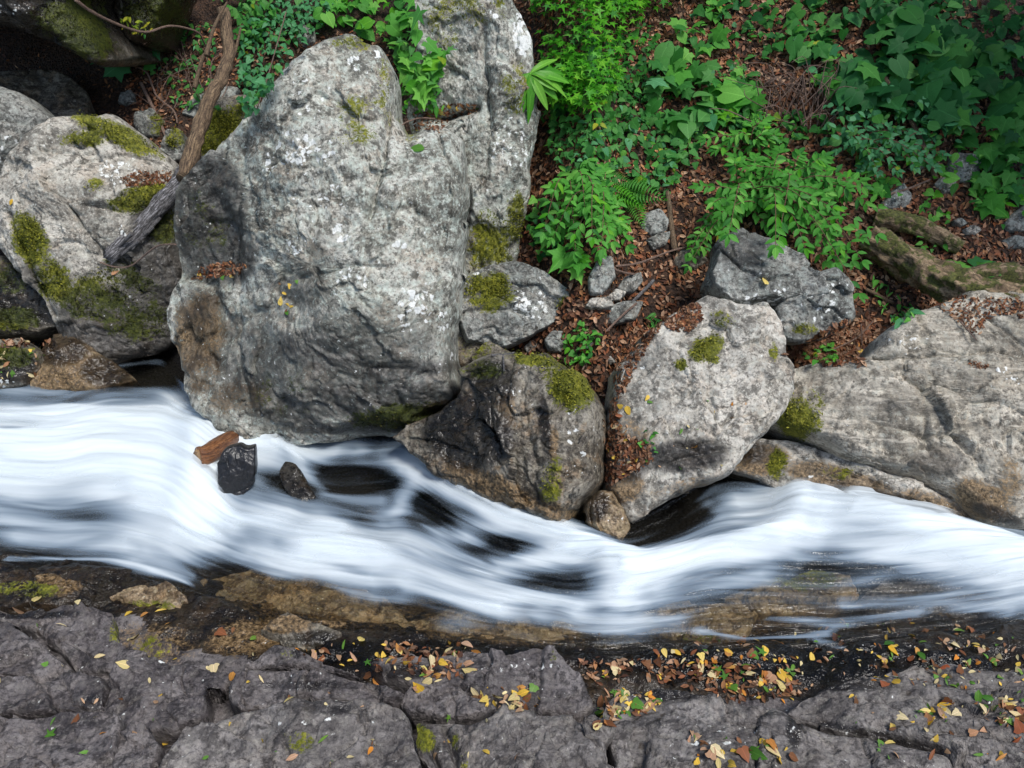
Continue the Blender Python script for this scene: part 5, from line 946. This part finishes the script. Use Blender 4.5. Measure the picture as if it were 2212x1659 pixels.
def patch(name, label, poly, n, shapes, size, lift, mat, cat='plant', clump=0.0, down=.5, petiole=True, group=None, cap=280, up=.6, cam_=.5, rnd=.45, sm=None):
    """low growth over the ground: each leaf on its own petiole above the surface below it"""
    pl = Plant(name, label, cat, mat, sm, group, cap)
    q = poly_samples(poly, n)
    if clump:
        c = poly_samples(poly, max(3, n//12)); k = RNG.integers(0, len(c), n); q2 = c[k]+RNG.normal(size=(n, 2))*clump; m = in_poly(q2[:, 0], q2[:, 1], poly); q[m] = q2[m]
    lo = []
    for a, b in q:
        g, nn = hit(a, b); sz = RNG.uniform(*size); L = RNG.uniform(*lift); sz *= RNG.lognormal(0, .18)
        p = g+tocam(g)*L*.6+UP*L*.4; pn = face(p, up, cam_, rnd); d = np.array([RNG.normal()*.8, -down, -down*.8])+rdir()*.4
        x, y, z = frame(pn, d); pl.leaf(RNG.choice(shapes), p-y*sz*.35, d, pn, sz)
        if petiole and RNG.random() < .6: e = p-y*sz*.35; pl.stem(smooth_line([g-nn*.02, (g+e)/2+UP*.03, e], 5), .0022, .0014, 3)
        lo.append(g)
    return pl.done()
def shrub(name, label, roots, poly, nst, shape, leaf, mat, lift=(.15, .5), nodes=14, cat='shrub', arch=.22, sm=None, cap=290, r=.006, pair=True, spread=.7, up=.55, cam_=.55):
    """arching stems from a root to twig ends spread over a region; leaves in pairs along them"""
    pl = Plant(name, label, cat, mat, sm or M_RSTEM, None, cap); q = poly_samples(poly, nst); R = [hit(*a)[0] for a in roots]; pl.base = R[0]
    for k in range(nst):
        g, _ = hit(*q[k]); e = g+tocam(g)*RNG.uniform(*lift); r0 = R[RNG.integers(len(R))]+RNG.normal(size=3)*.03
        mid = (r0*.55+e*.45)+UP*arch*np.linalg.norm(e-r0)+tocam(e)*.08+rdir()*.05
        L = smooth_line([r0, mid, e], 16); pl.own_stem(L, r, .0018)
        tl = np.linspace(.30, 1.0, nodes)
        for j, tt in enumerate(tl):
            p = L[0]+(L[-1]-L[0])*0; i = tt*15; i0 = min(int(i), 14); p = L[i0]+(L[i0+1]-L[i0])*(i-i0); T = L[i0+1]-L[i0]; T = T/np.linalg.norm(T)
            side = np.cross(T, face(p, .8, .5, .1)); side /= np.linalg.norm(side)+1e-9
            for s in ((-1, 1) if pair else ((-1) ** j,)):
                d = T*.55+side*s*spread+rdir()*.25-UP*.15; sz = RNG.uniform(*leaf)*(1-.35*abs(tt-.7)); pl.leaf(shape, p+rdir()*.004, d, face(p, up, cam_, .35), sz)
        pl.leaf(shape, L[-1], L[-1]-L[-3], face(L[-1], up, cam_, .2), leaf[1]*.9)
    return pl.done()
# --- right bank, big shrub over the flat-topped block
shrub('leafy_shrub', 'bright green shrub arching over the flat-topped grey block', [(1600, 440), (1640, 470), (1700, 430)], [(1490, 400), (1560, 330), (1680, 310), (1800, 320), (1860, 380), (1900, 450), (1910, 530), (1880, 580), (1860, 640), (1800, 570), (1700, 540), (1600, 520), (1540, 500), (1490, 450)], 58, 'ellip', (.075, .105), 'bright', lift=(.12, .55), nodes=9)
shrub('leafy_shrub', 'slender shrub spray drooping beside the flat-topped block', [(1540, 470), (1560, 480)], [(1500, 500), (1540, 520), (1530, 600), (1500, 610), (1480, 560)], 5, 'ellip', (.06, .085), 'bright', lift=(.1, .25), nodes=7)
shrub('leafy_shrub', 'upper shrub twigs with pale new leaves above the big shrub', [(1620, 330)], [(1560, 230), (1640, 240), (1700, 290), (1640, 340), (1560, 330), (1500, 300)], 12, 'ellip', (.07, .10), 'bright', lift=(.1, .35), nodes=6)
# --- shrub and vines right of the pillar
shrub('leafy_shrub', 'dense green shrub hanging right of the tall rock pillar', [(1230, 400), (1290, 420)], [(1150, 470), (1190, 360), (1290, 330), (1380, 420), (1390, 470), (1360, 560), (1290, 560), (1220, 540), (1160, 560), (1130, 510)], 40, 'ellip', (.07, .10), 'bright', lift=(.1, .4), nodes=8)
patch('lobed_vine', 'pair of pale five-pointed leaves hanging over the gully', [(1200, 580), (1215, 550), (1270, 560), (1275, 600), (1230, 615)], 7, ['lobe5'], (.13, .19), (.15, .3), 'bright', 'vine')
patch('small_vine', 'small-leaved vine creeping beside the tall rock pillar', [(1180, 290), (1260, 260), (1330, 290), (1360, 380), (1310, 420), (1220, 380), (1180, 350)], 260, ['lobe3', 'star', 'ovate'], (.045, .08), (.05, .25), 'vine', 'vine', clump=30)
patch('fern', 'light green fern fronds between the two right shrubs', [(1300, 380), (1380, 400), (1395, 450), (1350, 470)], 9, ['fern'], (.26, .36), (.10, .22), 'bright', 'fern', down=.3)
patch('maple_sapling', 'bright star-leaved maple boughs spreading at the top of the bank', [(1090, -40), (1500, -40), (1490, 20), (1400, 60), (1370, 90), (1280, 100), (1160, 80)], 760, ['star'], (.07, .115), (.30, .65), 'maple', 'sapling', clump=22, up=.8, cam_=.4, rnd=.3)
patch('maple_sapling', 'maple boughs with star leaves hugging the right side of the pillar', [(1165, 100), (1250, 90), (1400, 110), (1350, 160), (1330, 230), (1290, 280), (1190, 270), (1165, 180)], 560, ['star'], (.065, .105), (.25, .55), 'maple', 'sapling', clump=24, up=.8, cam_=.4, rnd=.3)
patch('small_vine', 'mid-green tangled vine behind the maple boughs', [(1165, 120), (1400, 60), (1480, 160), (1420, 280), (1330, 300), (1170, 290)], 420, ['lobe3', 'ovate', 'star'], (.05, .09), (.03, .2), 'mid', 'vine', clump=30)
patch('broadleaf_vine', 'broad lobed vine leaves in the middle of the bank', [(1390, 130), (1450, 110), (1530, 170), (1560, 230), (1540, 290), (1470, 310), (1400, 240)], 46, ['lobe5', 'heart', 'grape'], (.14, .24), (.10, .35), 'vine', 'vine')
patch('broadleaf_vine', 'scattered heart-shaped leaves over bare litter near the bank top', [(1430, 70), (1500, 60), (1580, 90), (1570, 130), (1480, 140)], 12, ['heart', 'lobe5'], (.12, .22), (.12, .3), 'bright', 'vine')
patch('small_vine', 'dense creeping vine below the broad lobed leaves', [(1300, 240), (1420, 250), (1520, 290), (1500, 370), (1440, 430), (1370, 420), (1320, 330)], 230, ['lobe3', 'heart', 'ovate'], (.05, .10), (.04, .22), 'vine', 'vine', clump=28)
patch('small_vine', 'low green vine along the bank above the big shrub', [(1480, 250), (1620, 230), (1780, 260), (1800, 320), (1660, 320), (1500, 330)], 130, ['ovate', 'lobe3'], (.05, .10), (.04, .2), 'mid', 'vine', clump=26)
pl = Plant('grass_tuft', 'tuft of long arching grass blades in the leaf litter', 'grass', 'grass')
b0, _ = hit(1612, 178)
for k in range(60):
    a = RNG.uniform(0, 6.28); d = np.array([math.cos(a)*.5, math.sin(a)*.3-.35, .35+RNG.random()*.4]); L = RNG.uniform(.16, .30)
    P = np.array([b0+d*L*tt+np.array([0, -.2, -1])*L*.9*tt*tt for tt in np.linspace(0, 1, 7)]); pl.stem(P, .006, .001, 3)
    if k % 3 == 0: pl.leaf('narrow', P[3], P[5]-P[3], face(P[3]), .10)
pl.sm = ML['grass']; pl.done()
# --- right bank
patch('broadleaf_vine', 'large dark lobed leaves massed on the right bank', [(1800, 190), (1880, 110), (1980, 60), (2100, 90), (2150, 180), (2110, 250), (2080, 320), (1980, 290), (1880, 260), (1820, 250)], 120, ['lobe5', 'grape', 'heart'], (.15, .28), (.12, .45), 'dark', 'vine')
patch('small_vine', 'round-leaved vine threading between the large dark leaves', [(1770, 230), (1960, 200), (2080, 240), (2080, 330), (1960, 360), (1780, 350)], 260, ['ovate', 'round'], (.05, .085), (.10, .4), 'ivy', 'vine', clump=24)
patch('small_vine', 'dark small-leaved growth at the top of the right bank', [(1800, -40), (2240, -40), (2240, 90), (2050, 110), (1900, 90), (1800, 60)], 280, ['lobe3', 'ovate', 'heart'], (.06, .14), (.06, .35), 'dark', 'vine', clump=34)
patch('small_vine', 'sparse vine over bare brown soil near the bank top', [(1490, -30), (1800, -30), (1830, 100), (1700, 150), (1640, 90), (1500, 40)], 150, ['lobe3', 'ovate', 'heart'], (.05, .12), (.04, .22), 'mid', 'vine', clump=24)
patch('broadleaf_vine', 'broad toothed leaves hanging at the right edge above the logs', [(2100, 290), (2240, 260), (2240, 420), (2160, 440), (2100, 400)], 42, ['grape', 'lobe5'], (.13, .22), (.10, .4), 'mid', 'vine')
patch('broadleaf_vine', 'three bright toothed leaves above the soil pocket', [(2090, 410), (2150, 400), (2150, 455), (2095, 450)], 8, ['grape'], (.15, .20), (.12, .25), 'bright', 'vine')
patch('broadleaf_vine', 'wide leaves in the shade at the far right of the bank', [(2100, 90), (2240, 60), (2240, 250), (2140, 260)], 46, ['grape', 'heart', 'lobe5'], (.12, .24), (.08, .3), 'dark', 'vine')
patch('small_vine', 'little vine trailing over the mossy logs', [(1990, 440), (2050, 440), (2040, 560), (1990, 590), (1980, 500)], 44, ['ovate', 'lobe3'], (.04, .07), (.04, .12), 'bright', 'vine')
patch('wilted_leaf', 'folded wilted big leaf lying on the big mossy log', [(2050, 580), (2120, 570), (2125, 600), (2060, 605)], 3, ['grape'], (.20, .26), (.10, .16), 'mid', 'leaf', petiole=False)
patch('small_vine', 'green seedlings beside the mossy logs and litter', [(1880, 600), (1960, 640), (1980, 700), (1910, 700)], 26, ['ovate', 'narrow'], (.04, .08), (.03, .1), 'bright', 'plant')
patch('ground_cover', 'low mixed seedlings dotting the litter of the upper bank', [(1400, 40), (1800, 40), (1800, 120), (1640, 140), (1640, 290), (1560, 290), (1500, 110)], 170, ['ovate', 'lobe3', 'star', 'heart'], (.04, .11), (.02, .14), 'vine', 'plant', clump=20)
patch('ground_cover', 'bright weeds and seedlings around the stones of the right bank', [(1820, 300), (2100, 300), (2230, 420), (2200, 520), (1960, 460), (1880, 430)], 150, ['ovate', 'lobe3', 'heart'], (.04, .10), (.02, .14), 'bright', 'plant', clump=18)
patch('broadleaf_vine', 'pale lobed leaves around the grass tuft', [(1540, 170), (1600, 150), (1640, 240), (1580, 290), (1530, 250)], 26, ['lobe5', 'heart', 'grape'], (.11, .2), (.08, .25), 'bright', 'vine')
patch('broadleaf_vine', 'green lobed leaves hanging behind the twig tangle', [(1680, 60), (1800, 60), (1850, 180), (1790, 230), (1720, 130)], 40, ['lobe5', 'heart', 'grape'], (.10, .2), (.06, .25), 'vine', 'vine')
shrub('leafy_shrub', 'thin shrub with small round leaves above the mossy logs', [(1830, 330), (1900, 340)], [(1780, 300), (1900, 260), (2020, 300), (2060, 350), (1960, 390), (1860, 380)], 18, 'ovate', (.05, .075), 'ivy', lift=(.1, .35), nodes=8)
# twig tangle
tt_ = empty('twig_tangle', hit(1730, 230)[0]); tag(tt_, 'tangle of bare reddish dead twigs in the litter', 'twigs')
for k in range(64):
    a = np.array([RNG.uniform(1640, 1790), RNG.uniform(200, 290)]); b = a+np.array([RNG.normal()*60, -RNG.uniform(20, 110)]); b[1] = max(b[1], 135)
    pa, _ = hit(*a); pb, _ = hit(*b); pa = pa+tocam(pa)*RNG.uniform(0, .2); pb = pb+tocam(pb)*RNG.uniform(.2, .5); mid = (pa+pb)/2+rdir()*.12+UP*.08; branch('twig', [pa, mid, pb], RNG.uniform(.004, .008), .002, M_TWIG, parent=tt_, sides=5, rough=0, n=9)
# --- between and left of the boulders
patch('broadleaf_plant', 'lush broad-leaved plants filling the cleft between boulder and pillar', [(690, 60), (720, 10), (800, -30), (890, -30), (905, 60), (940, 130), (990, 120), (960, 170), (930, 230), (880, 230), (860, 170), (840, 100), (760, 70)], 150, ['heart', 'lobe5', 'ovate', 'star'], (.10, .19), (.06, .32), 'bright', 'plant')
patch('broadleaf_plant', 'small fresh herbs at the foot of the cleft above the notch', [(855, 190), (940, 180), (960, 240), (900, 250), (860, 250)], 70, ['ovate', 'ellip'], (.05, .09), (.04, .16), 'bright', 'plant')
patch('ivy', 'blue-green ivy trailing down left of the huge boulder', [(560, 40), (640, 0), (740, 0), (700, 70), (640, 140), (600, 190), (550, 270), (525, 270), (510, 180), (530, 90)], 480, ['lobe3', 'ovate'], (.045, .085), (.06, .35), 'ivy', 'ivy', clump=28)
patch('small_vine', 'shaded green growth behind the dead branch', [(420, -40), (640, -40), (600, 60), (520, 130), (500, 60)], 220, ['ellip', 'ovate', 'lobe3'], (.06, .11), (.05, .4), 'mid', 'vine', clump=30)
patch('broadleaf_vine', 'big round leaves hanging at the edge of the dark hollow', [(225, 160), (245, 110), (300, 115), (345, 150), (330, 180), (250, 185)], 13, ['heart', 'grape'], (.13, .24), (.25, .5), 'ivy', 'vine')
patch('small_vine', 'yellow-green flowering sprig above the dark hollow', [(235, 85), (260, 70), (335, 80), (330, 95), (260, 105)], 60, ['narrow', 'ellip'], (.04, .07), (.2, .4), 'yellowish', 'plant')
patch('small_vine', 'sparse seedlings in the twiggy litter of the left gully', [(300, 80), (460, 60), (480, 250), (380, 230), (310, 160)], 150, ['ovate', 'lobe3', 'narrow'], (.04, .08), (.03, .2), 'vine', 'plant')
tt_ = empty('twig_tangle', hit(390, 180)[0]); tag(tt_, 'tangle of thin brown twigs in the left gully', 'twigs')
for k in range(34):
    a = np.array([RNG.uniform(330, 460), RNG.uniform(130, 260)]); b = a+np.array([RNG.normal()*50, -RNG.uniform(10, 90)]); pa, _ = hit(*a); pb, _ = hit(*b)
    if np.linalg.norm(pa-pb) > 1.2: continue
    pb = pb+tocam(pb)*RNG.uniform(.05, .3); mid = (pa+pb)/2+rdir()*.10+UP*.06; branch('twig', [pa, mid, pb], RNG.uniform(.004, .008), .002, M_TWIG, parent=tt_, sides=5, rough=0, n=9)
# strap fern on the pillar
pl = Plant('strap_fern', 'fern with broad strap leaves growing on the tall rock pillar', 'fern', 'strap'); b0, nn = hit(1140, 160)
for k in range(24):
    a = RNG.uniform(-2.6, 1.6); d = np.array([math.cos(a)*.9+.25, -.35, math.sin(a)*.7+.15]); pl.leaf('strap', b0+nn*.03, d, np.cross(d, [0, 1, 0])*.2+face(b0, .5, .7, .3), RNG.uniform(.20, .32))
pl.done()
# herbs of the gully and pockets
patch('herb', 'small bright herbs sprouting in the gully above the moss cap', [(1215, 720), (1260, 700), (1300, 730), (1270, 790), (1225, 790)], 70, ['ovate', 'lobe3'], (.03, .06), (.02, .09), 'bright', 'plant')
patch('herb', 'tiny green herbs in the leaf pocket of the massive boulder', [(1735, 760), (1800, 740), (1810, 785), (1745, 790)], 34, ['ovate', 'star'], (.035, .06), (.02, .07), 'bright', 'plant')
patch('herb', 'wilted pale green sprig lying on the massive boulder', [(1925, 690), (1960, 665), (1980, 675), (1945, 705)], 12, ['ellip'], (.06, .09), (.01, .04), 'ivy', 'plant')
patch('herb', 'few narrow seedlings beside the pale boulder', [(1395, 690), (1420, 680), (1425, 710), (1400, 712)], 14, ['narrow'], (.05, .08), (.02, .08), 'mid', 'plant')
patch('herb', 'tiny seedlings in the stained corner of the pale boulder', [(1370, 940), (1420, 920), (1420, 980), (1380, 970)], 9, ['lobe3', 'ovate'], (.03, .05), (.005, .03), 'mid', 'plant')
patch('small_vine', 'leafy vine at the foot of the pillar in deep shade', [(1130, 440), (1200, 430), (1200, 560), (1150, 570)], 60, ['ovate', 'lobe3'], (.06, .10), (.04, .2), 'mid', 'vine')

# ================================================================== trees on the banks above and behind, shading the gorge
def trees():
    crowns = []
    for v in range(2):
        n = 7000; cl = RNG.normal(size=(60, 3)); cl = cl/np.linalg.norm(cl, axis=1)[:, None]*RNG.uniform(.35, 1, (60, 1)); c = cl[RNG.integers(0, 60, n)]*np.array([2.3, 2.3, 1.5])+RNG.normal(size=(n, 3))*.28
        V, F, C = quick_leaves(c, np.repeat(UP[None], n, 0), RNG.uniform(.14, .26, n), np.zeros((n, 3)), 0); crowns.append(make_mesh('crown', V, F, ML['mid'], True))
    spots = [(-4.2, 10.6, 0, 1.15), (-.6, 14.0, 1, 1.0), (2.8, 13.6, 0, 1.1), (5.6, 9.6, 1, 1.15), (-6.6, 6.8, 1, 1.1), (7.4, 5.2, 0, 1.0), (-6.2, .2, 0, 1.0), (-2.6, -4.6, 1, 1.0)]
    labs = ['broadleaf tree on the bank above the dark hollow', 'broadleaf tree on the bank top behind the tall pillar', 'broadleaf tree on the bank top above the maple boughs', 'broadleaf tree on the bank above the large dark leaves', 'broadleaf tree beside the left pool', 'broadleaf tree beside the massive pale boulder', 'broadleaf tree on the near bank downstream', 'broadleaf tree on the near bank behind the viewpoint']
    for (x, y, v, sc), lb in zip(spots, labs):
        z0 = float(hill_z(x, y)) if y > 4 else float(bed_z(np.array([x]), np.array([y]))[0]); top = z0+6.2*sc if y > 4 else z0+6.0
        t = empty('broadleaf_tree', (x, y, z0-.1)); tag(t, lb, 'tree', 'trees along the gorge')
        branch('trunk', [(x, y, z0-.3), (x+.1, y-.1, z0+2), (x-.1, y-.3, z0+4), (x, y-.6, top)], .17, .06, M_BARK, parent=t, sides=12, rough=.15, n=24)
        for k in range(6):
            a = k*1.05+v; e = np.array([x+math.cos(a)*1.6, y-.5+math.sin(a)*1.6, top+.2+.5*math.sin(k*2)]); b = np.array([x, y-.35, z0+3.4+.4*k]); branch('limb', [b, (b+e)/2+UP*.1, e], .05, .02, M_BARK, parent=t, sides=7, n=10)
        o = link('crown', crowns[v], t, (0, -.6, top-z0+.4)); o.scale = (sc, sc, sc); o.rotation_euler = (0, 0, x)
trees()
